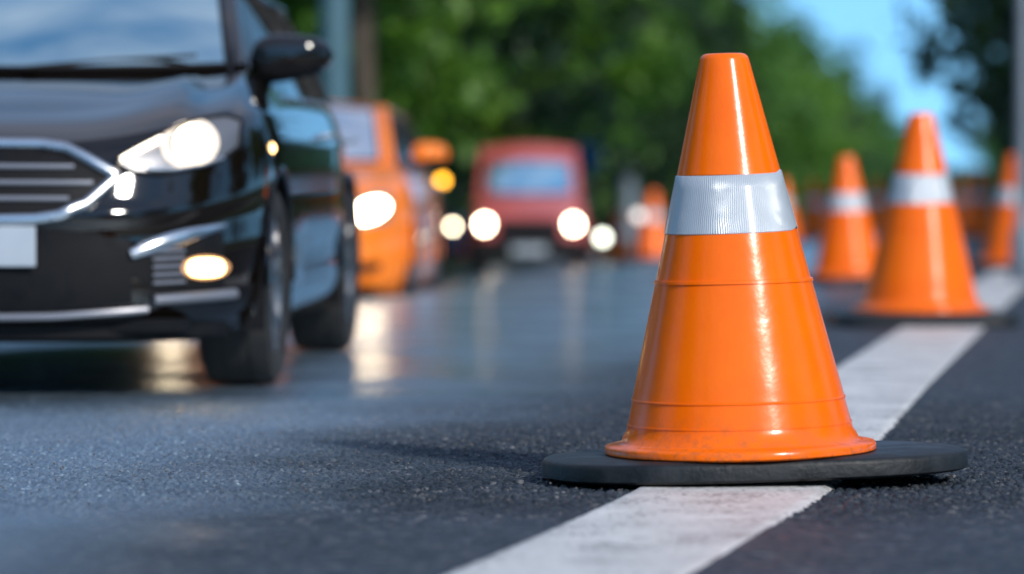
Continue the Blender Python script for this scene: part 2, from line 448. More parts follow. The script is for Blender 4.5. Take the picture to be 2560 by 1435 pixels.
# ------------------------------------------------------------------ painted edge line
yy = list(np.arange(4.2, 7.3, 0.05)) + list(np.arange(7.3, 10.6, 0.009)) + list(np.arange(10.6, 18, 0.05)) + list(np.arange(18, 120, 1.0))
P = []
HW = 0.215
for Y in yy:
    cx = line_x(Y); n1 = noise.noise((Y * 16, 0, 3)) * 0.003 + noise.noise((Y * 60, 0, 3)) * 0.0018
    n2 = noise.noise((Y * 16, 9, 3)) * 0.003 + noise.noise((Y * 60, 5, 3)) * 0.0018
    row = []
    for k in range(25):
        t = k / 24
        X = cx - HW + n1 + (2 * HW + n2 - n1) * t
        z = 0.0035 + noise.noise((X * 80, Y * 80, 1)) * 0.0009
        if k in (0, 24): z = -0.006
        row.append((X, Y, gz(X, Y) + z))
    P.append(row)
lm = MB(); lm.grid(P, flip=True)
tag(lm.build('road_marking', M['line'], sharp=None), kind='structure')

# second marking: dashed lane divider to the far side of the running lane (mostly behind the cars)
dm = MB()
for k in range(9):
    y0 = 20 + k * 11
    rows = []
    for i in range(9):
        Y = y0 + i * 0.5
        X = -3.6 + 0.047 * Y
        rows.append([(X - 0.07, Y, gz(X - 0.07, Y) + 0.004), (X + 0.07, Y, gz(X + 0.07, Y) + 0.004)])
    dm.grid(rows, flip=True)
tag(dm.build('lane_divider', M['line'], smooth=False), kind='structure')

# verges and kerb
LK_ = lambda Y: 0.127 * Y - 7.6      # left kerb
RK_ = lambda Y: line_x(max(Y, 8.2)) + 2.3 + .167 * min(Y - 8.2, 0)        # right kerb
for nm, fn, sgn in (('left_verge', LK_, -1), ('right_verge', RK_, 1)):
    Yl = [-30, 0, 10, 20] + list(range(26, 130, 6)) + [150, 200, 300, 500, 900, 1400]
    rows = []
    for Y in Yl:
        r = []
        for off in (0.18, 1, 3, 7, 15, 40, 120, 300):
            X = fn(Y) + sgn * off
            r.append((X, Y, gz(fn(Y), Y) + 0.11 + 0.02 * math.sin(off + Y)))
        rows.append(r)
    g = MB(); g.grid(rows, flip=(sgn > 0))
    tag(g.build(nm, M['grass']), kind='structure')
    rows = []
    for Y in Yl:
        z = gz(fn(Y), Y); X = fn(Y)
        rows.append([(X, Y, z - 0.05), (X, Y, z + 0.11), (X + sgn * 0.02, Y, z + 0.13), (X + sgn * 0.17, Y, z + 0.13), (X + sgn * 0.19, Y, z + 0.05)])
    g = MB(); g.grid(rows, flip=(sgn > 0))
    tag(g.build(nm.replace('verge', 'kerb'), M['kerb'], sharp=30), kind='structure')

# loose grit on the asphalt round the nearest cone
grit = MB()
for k in range(900):
    Y = random.uniform(7.4, 11.0); X = random.uniform(-1.2, 1.7)
    if abs(X - line_x(Y)) < 0.22 and random.random() < 0.85: continue
    r = random.uniform(0.0016, 0.0042)
    v = []
    for (a, b_, c) in ((1, 0, 0), (-1, 0, 0), (0, 1, 0), (0, -1, 0), (0, 0, 1), (0, 0, -1)):
        q_ = r * random.uniform(0.7, 1.3); v.append((X + a * q_, Y + b_ * q_, 0.0 + r * 0.3 + c * q_ * 0.7))
    grit.add(v, [(0, 2, 4), (2, 1, 4), (1, 3, 4), (3, 0, 4), (2, 0, 5), (1, 2, 5), (3, 1, 5), (0, 3, 5)])
M['grit'] = noisy('grit_stone', (0.20, 0.18, 0.16), (0.06, 0.06, 0.065), 40, 0.6)
tag(grit.build('grit', M['grit'], smooth=False), 'loose grit scattered on the asphalt around the nearest cone', 'grit', kind='stuff')

# ------------------------------------------------------------------ traffic cones
def plate_shape(L, W, n=3.2, seg=96, wob=0.004):
    o = []
    for k in range(seg):
        t = 2 * PI * k / seg; c, s = math.cos(t), math.sin(t)
        w = 1 + wob * math.sin(5 * t) + wob * math.sin(3 * t + 1)
        o.append((L * math.copysign(abs(c) ** (2 / n), c) * w, W * math.copysign(abs(s) ** (2 / n), s) * w))
    return o


B0, B1 = 0.576, 0.713


def make_cone(label, group=None, H=1.0, L=0.515, W=0.31, n=2.6, seg=96, th=0.046, lean=0.0, shift=0.0):
    root = empty('traffic_cone'); tag(root, label, 'traffic cone', group)
    sh = plate_shape(L, W, n, seg)
    pr = MB()
    levels = [(0.975, 0.0), (1.0, 0.006), (1.0, th - 0.012), (0.992, th - 0.004), (0.978, th), (0.93, th + 0.001), (0.90, th + 0.004), (0.6, th + 0.005), (0.3, th + 0.005)]
    rows = [[(x * s + shift, y * s, z + (0.0015 * noise.noise((x * 9, y * 9, z * 20)) if z > 0.01 else 0)) for x, y in sh] for s, z in levels]
    pr.grid(rows, close_v=True)
    m0 = len(pr.v); pr.v.append((shift, 0, th + 0.005))
    for k in range(seg): pr.f.append((m0 - seg + k, m0 - seg + (k + 1) % seg, m0))
    pr.f.append(tuple(range(seg))[::-1])
    base = pr.build('base', M['rubber'], root, sharp=50)
    z0 = th + 0.004
    k_ = H
    # body profile (radius, height); slope constant above the collar
    def R(z): return 0.285 - (z / k_ - 0.06) * 0.2435
    prof = [(0.20, z0), (0.322, z0), (0.3275, z0 + 0.004), (0.328, z0 + 0.017), (0.324, z0 + 0.022), (0.300, z0 + 0.025), (0.287, z0 + 0.031), (0.281, z0 + 0.045)]
    rings = {0.115: 0.0022, 0.118: 0.0, 0.172: 0.003, 0.178: 0.0, 0.462: 0.004, 0.472: 0.0005}
    z = z0 + 0.06
    zs = set([z0 + 0.055])
    zz = z0 + 0.07
    while zz < 0.972 * k_: zs.add(zz); zz += 0.02
    for r_ in (0.118, 0.1185, 0.122, 0.1225, 0.176, 0.1765, 0.181, 0.182, 0.455, 0.4555, 0.463, 0.464, B0 + .003, B0 + .004, B1 - .002, B1 - .001): zs.add(r_ * k_)
    for z in sorted(zs):
        q = z / k_; off = 0
        if 0.1183 < q < 0.1223: off = 0.0018
        if 0.1763 < q < 0.1815: off = 0.0022
        if 0.4553 < q < 0.4635: off = 0.0045
        if 0.1765 < q <= 0.4554: off += 0.001
        if B0 + .0035 < q < B1 - .0015: off -= 0.003
        prof.append((R(z) + off, z))
    prof += [(R(0.985 * k_) , 0.985 * k_), (R(0.985 * k_) - 0.003, 0.993 * k_), (R(0.985 * k_) - 0.009, 0.998 * k_), (R(0.985 * k_) - 0.016, k_), (0.030, k_ - 0.002), (0.028, k_ - 0.03)]
    b = MB(); b.lathe(prof, seg)
    if lean: b.v = [(x + lean * z, y, z) for x, y, z in b.v]
    body = b.build('cone_body', M['cone'], root, sharp=50)
    s = MB()
    rows = []
    for q in (B0, B0 + .002, B0 + .035, B0 + .07, B0 + .105, B1, B1 + .002):
        row = []
        for k in range(seg):
            t = 2 * PI * k / seg
            z = q * k_ + 0.0045 * math.sin(t + 0.6) * (1 if seg > 60 else 0)
            # a seam lap where the sleeve overlaps itself
            z += 0.007 * max(0, 1 - abs(((t + 0.35 + PI) % (2 * PI)) - PI) / 0.28)
            rr = R(z) + (0.0012 if q in (B0, B1 + .002) else 0.0042) - 0.0015
            row.append((rr * math.cos(t) + lean * z, rr * math.sin(t), z))
        rows.append(row)
    s.grid(rows, close_v=True); sl = s.build('reflective_band', M['sleeve'], root, sharp=50)
    return root


def place(o, px, Y=None, hpx=None, rz=0.0, tilt=0.0, dx=0.0):
    Y = Y if Y else F_PX / hpx
    X = (px - CX) * Y / F_PX + dx
    o.location = (X, Y, gz(X, Y) + 0.001)
    o.rotation_euler = (0, tilt, rz)
    return o


c1 = make_cone('big glossy orange cone in sharp focus, standing on the white line nearest the viewer', lean=-0.020, shift=0.034)
place(c1, 1854, Y=8.14, rz=math.radians(7), tilt=0)
c1.scale = (.935, .935, .948)
c1.rotation_euler = (0, math.radians(-1.35), math.radians(7))
c1.location.z = 0.014
G_NEAR = 'traffic cones set along the white edge line'
c1['group'] = G_NEAR
c2 = make_cone('orange cone on a square black base, second in line, right of the sharp one', G_NEAR, L=0.45, W=0.42, n=5, seg=64, th=0.058)
place(c2, 2302, Y=17.4)
c3 = copy_tree(c2); place(c3, 2535, Y=31.3)
c3['label'] = 'orange cone cut off by the right edge of the picture, beyond the second cone'
c4 = copy_tree(c2); place(c4, 2122, Y=26.2, tilt=math.radians(-1.5), rz=.5); c4.scale = (.90, .90, .93)
c4['label'] = 'orange cone with white band standing between the sharp cone and the second one, farther back'
G_FAR = 'small blurred cones far down the road works'
far = [(1545, 62, 'small far cone just right of the red van, leftmost of the far cones'),
       (1632, 51, 'small blurred orange cone close to the left side of the sharp cone'),
       (1955, 50, 'far cone half hidden behind the white band of the sharp cone, on its right'),
       (2035, 56, 'far cone seen left of the middle distance cone, nearer of the pair there'),
       (2060, 75, 'tiny far cone overlapping the left side of the middle distance cone'),
       (2192, 60, 'far cone in the gap between the middle distance cone and the second cone'),
       (2405, 66, 'far cone just right of the second cone, left one of two'),
       (2450, 54, 'far cone between the second cone and the cut-off cone, right one of two')]
for px, Y, lab in far:
    c = copy_tree(c2); place(c, px, Y=Y, rz=random.uniform(0, 1), tilt=random.uniform(-.035, .035)); c.scale = [random.uniform(.88, 1.0)] * 3; c['label'] = lab; c['group'] = G_FAR

place(c2, 2302, Y=17.9); c2.scale = (1.03, 1.03, 1.05)

# ------------------------------------------------------------------ cars
class Car:
    def __init__(s, **k):
        s.bv = ([0, .06, .12, .30, .42, .55, .70, .82, .92, .97, 1.0], [.85, .885, .90, .915, .922, .918, .922, .912, .893, .872, .845])
        s.fv = ([0, .05, .10, .2, .4, .55, .64, .68, .75, .88, .95, 1.0], [.80, .88, .93, .955, .960, .958, .972, .955, .940, .915, .89, .85])
        s.ztop = ([-3.7, -3.0, -1.6, -.5, 0, .35, .65, .86], [.96, 1.0, 1.0, .985, .965, .93, .87, .80])
        s.zb, s.a0, s.n, s.rear, s.wb, s.wr = 0.20, 0.02, 2.7, 3.55, 2.7, 0.335
        s.cowl = (-.30, 1.06, -.58, .70, 1.085)   # centre a,z ; corner a,b,z
        s.roof = (-1.22, 1.50, .56, 1.455, -2.95, 1.47)  # front a, centre z, corner b, corner z, rear a, rear z
        s.rbk = 0.12; s.ws = (.03, .97, .95); s.glass = M['glass']
        s.__dict__.update(k)

    def pt(s, side, t, v):
        """point on the half shell: t in [0,1] front corner, [1,2] flank, [2,3] rear corner"""
        bs = cubic(v, *s.bv); af = cubic(v, *s.fv)
        if t <= 1:
            th = t * PI / 2
            c, q = max(math.cos(th), 0) ** (2 / s.n), max(math.sin(th), 0) ** (2 / s.n)
            a = s.a0 + (af - s.a0) * c; b = bs * q
        elif t <= 2:
            a = s.a0 + (-(s.rear - 0.75) - s.a0) * (t - 1); b = bs
        else:
            th = (3 - t) * PI / 2
            c, q = max(math.cos(th), 0) ** (2 / 3.0), max(math.sin(th), 0) ** (2 / 3.0)
            a = -(s.rear - 0.75) - 0.75 * c * (1 - 0.06 * v); b = bs * q
        # slight narrowing to the tail
        b *= 1 - s.rbk * max(0, (-a - 1.8) / 2.0) ** 2 * (0.4 + v)
        zt = cubic(a, *s.ztop)
        return (a, side * b, s.zb + v * (zt - s.zb))

    def surf(s, b, z, off=0.0):
        """front surface point at lateral b, height z, pushed out by off"""
        def raw(b, z):
            sg = 1 if b >= 0 else -1; bb = abs(b); a = 0.8
            for _ in range(12):
                zt = cubic(a, *s.ztop); v = min(max((z - s.zb) / (zt - s.zb), 0), 1)
                bs = cubic(v, *s.bv); af = cubic(v, *s.fv)
                q = min(bb / bs, 0.9995)
                a = 0.5 * a + 0.5 * (s.a0 + (af - s.a0) * (1 - q ** s.n) ** (1 / s.n))
            return Vector((a, b, z))
        p = raw(b, z)
        if off:
            e = 0.006
            nrm = (raw(b + e, z) - raw(b - e, z)).cross(raw(b, z + e) - raw(b, z - e)).normalized()
            if nrm.x < 0: nrm = -nrm
            p = p + nrm * off
        return p

    def patch(s, up, lo, off, nb=26, nz=9, side=1):
        """grid between an upper and lower (b,z) curve, both over b"""
        b0, b1 = up[0][0], up[-1][0]; rows = []
        for i in range(nb + 1):
            b = b0 + (b1 - b0) * i / nb
            zu = cubic(b, [p[0] for p in up], [p[1] for p in up]); zl = cubic(b, [p[0] for p in lo], [p[1] for p in lo])
            rows.append([s.surf(side * b, zl + (zu - zl) * j / nz, off) for j in range(nz + 1)])
        g = MB(); g.grid(rows, flip=(side > 0)); return g

    def path(s, pts, off, n=30, side=1):
        L = [0]
        for i in range(1, len(pts)): L.append(L[-1] + math.hypot(pts[i][0] - pts[i - 1][0], pts[i][1] - pts[i - 1][1]))
        o = []
        for i in range(n + 1):
            l = L[-1] * i / n
            o.append(s.surf(side * interp(l, L, [p[0] for p in pts]), interp(l, L, [p[1] for p in pts]), off))
        return o


def wheel(parent, a, b, side, r, w=0.215, rim_r=0.225):
    o = empty('wheel')
    t = MB()
    prof = [(rim_r, -w * .42), (rim_r + .03, -w * .5), (r - .045, -w * .52), (r - .012, -w * .46), (r - .002, -w * .36), (r, -w * .2), (r - .004, -w * .19), (r - .004, -w * .17), (r, -w * .16), (r, w * .16), (r - .004, w * .17), (r - .004, w * .19), (r, w * .2), (r - .002, w * .36), (r - .012, w * .46), (r - .045, w * .52), (rim_r + .03, w * .5), (rim_r, w * .42), (rim_r - .01, 0), (rim_r, -w * .42)]
    t.lathe(prof, 48, 'y')
    COL.objects.unlink(o); bpy.data.objects.remove(o)
    tw = t.build('wheel', M['tyre'], parent); tw.location = (a, b, r)
    g = MB()
    y = w * .38 * side
    g.lathe([(rim_r + .004, y + .012 * side), (rim_r - .012, y + .008 * side), (rim_r - .016, y - .06 * side)], 48, 'y')
    for k in range(5):
        for dq in (-.16, .16):
            t0 = 2 * PI * k / 5 + .3
            p0 = (.045 * math.cos(t0 + dq), y - .018 * side, .045 * math.sin(t0 + dq)); p1 = ((rim_r - .008) * math.cos(t0 + dq * 1.2), y + .002 * side, (rim_r - .008) * math.sin(t0 + dq * 1.2))
            g.tube([p0, p1], [.017, .013], 8)
    g.lathe([(.062, y - .03 * side), (.062, y - .008 * side), (.03, y + .0 * side), (.001, y + .002 * side)], 24, 'y')
    rm = g.build('rim', M['rim'], tw)
    d = MB(); d.lathe([(.001, y - .07 * side), (rim_r - .02, y - .07 * side)], 32, 'y'); d.build('brake_disc', M['black'], tw)
    return tw


def build_car(root, c, paint, detail=True):
    nz = 30
    # stations: columns over t, with narrow columns where panel gaps run
    seams = [-.62, -1.66, -2.62]
    ts = [i / 26 for i in range(27)]
    flank_len = (c.rear - 0.75) + c.a0
    fl = set()
    k = 0.0
    while k < flank_len: fl.add(round(k, 4)); k += 0.035
    for sm in seams:
        for e in (-.004, .004): fl.add(c.a0 - sm + e)
    fl = sorted(x for x in fl if x > 0.001)
    cl = []
    for x in fl:
        if any(abs(x - (c.a0 - sm)) < 0.012 and abs(abs(x - (c.a0 - sm)) - .004) > 1e-4 for sm in seams): continue
        cl.append(x)
    ts += [1 + x / flank_len for x in cl if x < flank_len - 1e-3] + [2 + i / 14 for i in range(15)]
    vs = [i / nz for i in range(nz + 1)]
    arches = [(0.0, c.wr + .012, c.wr + .05), (-c.wb, c.wr + .012, c.wr + .05)]

    shell = MB(); doors = {0: MB(), 1: MB(), 2: MB(), 3: MB()}
    gaps = {}
    for side in (1, -1):
        grid = []
        for t in ts:
            col = []
            for v in vs:
                a, b, z = c.pt(side, t, v)
                # body-side feature lines: a shoulder crease and a lower scallop
                if 1 <= t <= 2 and detail:
                    b += side * (0.008 * math.exp(-((v - .80) / .035) ** 2) - 0.014 * math.exp(-((v - .30) / .10) ** 2) * min(1, max(0, (-a - .5) * 3)))
                col.append((a, b, z))
            grid.append(col)
        # arches: snap the vertices inside the circle to its rim and drop fully inside faces
        inside = [[0] * len(vs) for _ in ts]
        for i, t in enumerate(ts):
            for j in range(len(vs)):
                a, b, z = grid[i][j]
                if abs(b) < .5: continue
                for (aw, zw, ra) in arches:
                    d = math.hypot(a - aw, z - zw)
                    if z < zw and abs(a - aw) < ra: d = min(d, abs(a - aw))
                    if d < ra: inside[i][j] = 1
        def snap(p):
            a, b, z = p
            for (aw, zw, ra) in arches:
                if z < zw and abs(a - aw) < ra: return (aw + math.copysign(ra, a - aw), b, z)
                d = math.hypot(a - aw, z - zw)
                if d < ra and d > 1e-6: return (aw + (a - aw) * ra / d, b, zw + (z - zw) * ra / d)
            return p
        for i in range(len(ts) - 1):
            am = (grid[i][0][0] + grid[i + 1][0][0]) / 2
            for j in range(len(vs) - 1):
                q4 = [(i, j), (i + 1, j), (i + 1, j + 1), (i, j + 1)]
                if all(inside[x][y] for x, y in q4): continue
                pts = [snap(grid[x][y]) if inside[x][y] else grid[x][y] for x, y in q4]
                if side > 0: pts = pts[::-1]
                is_gap = 1 <= ts[i] < 2 and any(abs(am - sm) < .003 for sm in seams) and vs[j] > .12
                tgt = shell
                if is_gap: tgt = gaps.setdefault((side, round(am, 1)), MB())
                elif detail and 1 <= ts[i] <= 2 and vs[j] > .12:
                    if seams[1] < am < seams[0]: tgt = doors[0 if side > 0 else 1]
                    elif seams[2] < am < seams[1]: tgt = doors[2 if side > 0 else 3]
                tgt.add(pts, [(0, 1, 2, 3)])
    def weld(mb, name, mat, parent):
        bm = bmesh.new()
        vv = [bm.verts.new(p) for p in mb.v]
        for f in mb.f:
            try: bm.faces.new([vv[i] for i in f])
            except ValueError: pass
        bmesh.ops.remove_doubles(bm, verts=bm.verts[:], dist=0.0006)
        bmesh.ops.recalc_face_normals(bm, faces=bm.faces[:])
        me_ = bpy.data.meshes.new(name); bm.to_mesh(me_); bm.free()
        me_.materials.append(mat); me_.polygons.foreach_set('use_smooth', [True] * len(me_.polygons)); me_.update()
        o = bpy.data.objects.new(name, me_); COL.objects.link(o); o.parent = parent; return o
    # ---- bonnet and cowl: ruled surface from the top contour to the windscreen base
    ca, cz, ka, kb, kz = c.cowl
    hood = MB(); fend = MB()
    nw = 16
    for side in (1, -1):
        cols = []; betas = []
        for t in [x for x in ts if x <= 2]:
            a, b, z = c.pt(side, t, 1.0)
            if a < ka: break
            beta = min(1.0, abs(b) / cubic(1.0, *c.bv)) if t <= 1 else 1.0
            cols.append((a, b, z)); betas.append(beta)
        a, b, z = ka, side * cubic(1.0, *c.bv), cubic(ka, *c.ztop); cols.append((a, b, z)); betas.append(1.0)
        G = []
        for (a, b, z), be in zip(cols, betas):
            ta, tb, tz = ca + (ka - ca) * be ** 2, side * kb * be, cz + (kz - cz) * be ** 2
            row = []
            for w_ in range(nw + 1):
                w = w_ / nw
                p = Vector((a + (ta - a) * w, b + (tb - b) * w, z + (tz - z) * w))
                p.z += 0.035 * 4 * w * (1 - w) * (1 - be ** 2) + 0.036 * math.sin(PI * min(1, w * 1.1)) * math.exp(-((be - .78) / (.22 if be < .78 else .05)) ** 2) + 0.03 * 4 * w * (1 - w) * (1 if be >= 1 else be ** 6)
                if w < .3: p.z += 0.02 * (1 - abs(w - .15) / .15) * (1 - be ** 4) * .6
                row.append(tuple(p))
            G.append(row)
        split = next(i for i, be in enumerate(betas) if be > .80)
        hg, fg = G[:split + 1], G[split:]
        hood.grid(hg, flip=(side > 0)); fend.grid(fg, flip=(side > 0))
    shell.add(fend.v, fend.f)
    weld(shell, 'body', paint, root)
    for gq in gaps.values(): weld(gq, 'panel_gap', M['black'], root)
    weld(hood, 'bonnet', paint, root)
    if detail:
        for q, mb in doors.items():
            d = weld(mb, 'door', paint, root)
            side = 1 if q in (0, 2) else -1
            ah = seams[1] + .10 if q < 2 else seams[2] + .14
            b_ = side * (c.bv[1][7] + .012)
            h = MB(); h.tube([(ah, b_ - side * .012, .862), (ah + .02, b_ + side * .022, .868), (ah + .17, b_ + side * .024, .868), (ah + .19, b_ - side * .012, .862)], .011, 10)
            h.build('handle', M['chrome'], d)
    # ---- wheel wells, floor
    w = MB()
    for side in (1, -1):
        for (aw, zw, ra) in arches:
            rows = []
            for k in range(25):
                t = PI * k / 24
                rows.append([(aw + ra * math.cos(t), side * (.915 if aw == 0 else .90), zw + ra * math.sin(t)), (aw + ra * math.cos(t), side * .50, zw + ra * math.sin(t))])
            rows = [[(aw + ra, side * .905, c.zb), (aw + ra, side * .5, c.zb)]] + rows + [[(aw - ra, side * .905, c.zb), (aw - ra, side * .5, c.zb)]]
            w.grid(rows)
            w.add([(aw - ra, side * .5, c.zb), (aw + ra, side * .5, c.zb), (aw + ra, side * .5, zw + ra), (aw - ra, side * .5, zw + ra)], [(0, 1, 2, 3)])
    w.box((-1.35, 0, c.zb + .03), (2.1, .48, .02))
    w.box((-1.35, 0, c.zb + .035), (.95, .84, .02))
    w.box((.60, 0, c.zb + .03), (.22, .70, .02))
    w.build('underbody', M['black'], root, sharp=30)
    for side in (1, -1):
        for (aw, zw, ra) in arches:
            rail = MB(); bb = .918 if aw == 0 else .905
            rail.tube([(aw + (ra + .004) * math.cos(PI * k / 24), side * (bb - .004), zw + (ra + .004) * math.sin(PI * k / 24)) for k in range(25)], .011, 8)
            rail.build('arch_trim', paint, root)
    # ---- greenhouse
    fa, fz, rb, rz, ra_, rz2 = c.roof
    ws = []; N = 14
    for j in range(N + 1):
        u = j / N; row = []
        for i in range(-N, N + 1):
            be = i / N
            p0 = Vector((ca + (ka - ca) * be ** 2, kb * be, cz + (kz - cz) * be ** 2 + .004))
            p1 = Vector((fa - .10 * be ** 2, rb * be, fz + (rz - fz) * be ** 2))
            p = p0.lerp(p1, u); n_ = Vector((.5, 0, .86)); p += n_ * (.03 * 4 * u * (1 - u))
            row.append(p)
        ws.append(row)
    g = MB(); g.grid(ws); wf = g.build('windscreen_frame', paint, root)
    v0, v1, bm_ = c.ws
    def wsp(u, be, off):
        fi, fj = (be + 1) * N, u * N
        i, j = min(int(fi), 2 * N - 1), min(int(fj), N - 1); p_, q_ = fi - i, fj - j
        P0 = ws[j][i].lerp(ws[j][i + 1], p_); P1 = ws[j + 1][i].lerp(ws[j + 1][i + 1], p_)
        n_ = (ws[j][i + 1] - ws[j][i]).cross(ws[j + 1][i] - ws[j][i]).normalized()
        if n_.z < 0: n_ = -n_
        return P0.lerp(P1, q_) + n_ * off
    rows = [[wsp(v0 + (v1 - v0) * j / 16, -bm_ + 2 * bm_ * i / 28, .006) for i in range(29)] for j in range(17)]
    g = MB(); g.grid(rows); g.build('windscreen', c.glass, wf)
    g = MB()
    e_ = [rows[0][i] for i in range(29)] + [rows[j][28] for j in range(17)] + [rows[16][i] for i in range(28, -1, -1)] + [rows[j][0] for j in range(16, -1, -1)]
    g.tube(e_, .011, 6); g.build('windscreen_seal', M['black'], wf)
    # roof
    rows = []
    for j in range(17):
        u = j / 16; a = fa + (ra_ - fa) * u; row = []
        for i in range(-N, N + 1):
            be = i / N
            row.append((a - .10 * be ** 2 * (1 - u), (rb + .02 * math.sin(PI * u)) * be, fz + (rz2 - fz) * u + .02 * math.sin(PI * u) + (rz - fz) * be ** 2 + .0))
        rows.append(row)
    g = MB(); g.grid(rows); g.build('roof', paint, root)
    # rear screen
    rows = []
    for j in range(9):
        u = j / 8; row = []
        for i in range(-N, N + 1):
            be = i / N
            row.append((ra_ + (-(c.rear - .12) - ra_) * u - .06 * math.sin(PI * u), (rb + (.70 - rb) * u) * be, rz2 + (rz - fz) * be ** 2 * (1 - u) + (.98 - rz2) * u))
        rows.append(row)
    g = MB(); g.grid(rows); g.build('rear_window', M['side_glass'], root)
    # side glass, pillars
    bs1 = cubic(1.0, *c.bv)
    for side in (1, -1):
        top = lambda a: (a, side * (rb + .02), rz + (rz2 - fz) * min(1, max(0, (a - fa + .1) / (ra_ - fa))) - .012)
        def line_top(u):     # from base of the A pillar up to roof and along to the tail
            a = ka + (-(c.rear - .25) - ka) * u
            if a > fa - .10:
                q = (ka - a) / (ka - (fa - .10)); return Vector((a, side * (kb + (rb - kb) * q), kz + (rz - kz) * q))
            if a < ra_:
                q = (ra_ - a) / (ra_ + c.rear - .25); return Vector((a, side * (rb + (.70 - rb) * q), rz + (rz2 - fz) + (1.0 - rz - (rz2 - fz)) * q ** 1.2))
            return Vector(top(a))
        rows = []; NU = 60
        for i in range(NU + 1):
            u = i / NU; pt_ = line_top(u); a = pt_.x
            nar = 1 - c.rbk * max(0, (-a - 1.8) / 2.0) ** 2 * 1.4
            pb = Vector((a, side * bs1 * nar, cubic(a, *c.ztop) - .004))
            row = []
            for j in range(7):
                w_ = j / 6; p = pb.lerp(pt_, w_); p.y += side * .02 * math.sin(PI * w_); row.append(p)
            rows.append(row)
        g = MB(); g.grid(rows, flip=(side < 0)); g.build('side_window', M['side_glass'], root)
        # window surround + pillars
        g = MB()
        g.tube([r[6] + Vector((0, side * .006, 0)) for r in rows], [.030 if r[6].x > fa - .1 else .024 for r in rows], 10)
        g.build('roof_rail', paint, root)
        g = MB()
        g.tube([Vector(r[0]) + Vector((0, side * .004, .004)) for r in rows[2:]], .010, 8); g.build('window_trim', M['chrome'] if detail else M['black'], root)
        for ap in (-1.70, -2.62):
            g = MB(); i = min(range(NU + 1), key=lambda k: abs(rows[k][0].x - ap))
            g.tube([p + Vector((0, side * .003, 0)) for p in rows[i]], .028, 8, flat=.45)
            g.build('pillar', M['black'], root)


def mirror(root, c, paint, a, b, z, side, wdt=.14, hh=.085):
    g = MB(); rows = []
    for i in range(15):
        u = -1 + 2 * i / 14
        e = math.sqrt(max(0, 1 - abs(u) ** 3.2)) * .96 + .04
        row = []
        for k in range(24):
            t = 2 * PI * k / 24; cc, s = math.cos(t), math.sin(t)
            row.append((a + .085 * e * math.copysign(abs(cc) ** .6, cc) + .02 - .03 * u, b + side * wdt * u, z + hh * e * (1 - .22 * u) * (math.copysign(abs(s) ** .6, s) if s > 0 else s * .92 - .0) + .012 * u))
        rows.append(row)
    g.grid(rows, close_v=True)
    o = g.build('side_mirror', paint, root)
    s = MB(); s.tube([(a - .02, b - side * (wdt + .11), z - hh * 1.0), (a, b - side * (wdt - .01), z - hh * .75)], [.04, .032], 12); s.build('mirror_stalk', M['black'], o)
    s = MB()
    rows2 = []
    for r in (rows[2:13]):
        rows2.append([(p[0] * 1.0 + (.004 if p[0] > a else -.004), p[1], p[2] - .003) for p in r[13:24]])
    s.grid(rows2); s.build('lower_housing', M['black'], o)
    return o


# ---- the black saloon, nearest car
YAW_T = 0.047
def car_root(name, X, Y, label, t=YAW_T, dz=0.0, cat='car'):
    r = empty(name, (X, Y, dz)); tag(r, label, cat)
    r.rotation_euler = (0, 0, math.atan2(-1, -t)); return r


bc = Car(rbk=.20); P_ = M['black_paint']
R1 = car_root('black_saloon', -1.70, 12.26, 'glossy black car with lit headlights and chrome grille, cut off by the left edge', dz=0.0)
build_car(R1, bc, P_)
for (a, s) in ((0, 1), (0, -1), (-bc.wb, 1), (-bc.wb, -1)): wheel(R1, a, s * .79, s, bc.wr, w=.24)
for s in (1, -1): mirror(R1, bc, P_, -.74, s * .878, 1.135, s, wdt=.150, hh=.084)
for y0, y1, am, zm in ((-.02, .56, -.50, 1.165), (-.60, -.05, -.46, 1.16)):
    g = MB(); g.tube([(-.30, y0 * .9, 1.085), (-.36 - abs(y1) * .1, (y0 + y1) / 2, 1.112 + .002), (am - .02, y1, zm - .028)], [.009, .009, .006], 8); g.build('wiper', M['black'], R1)
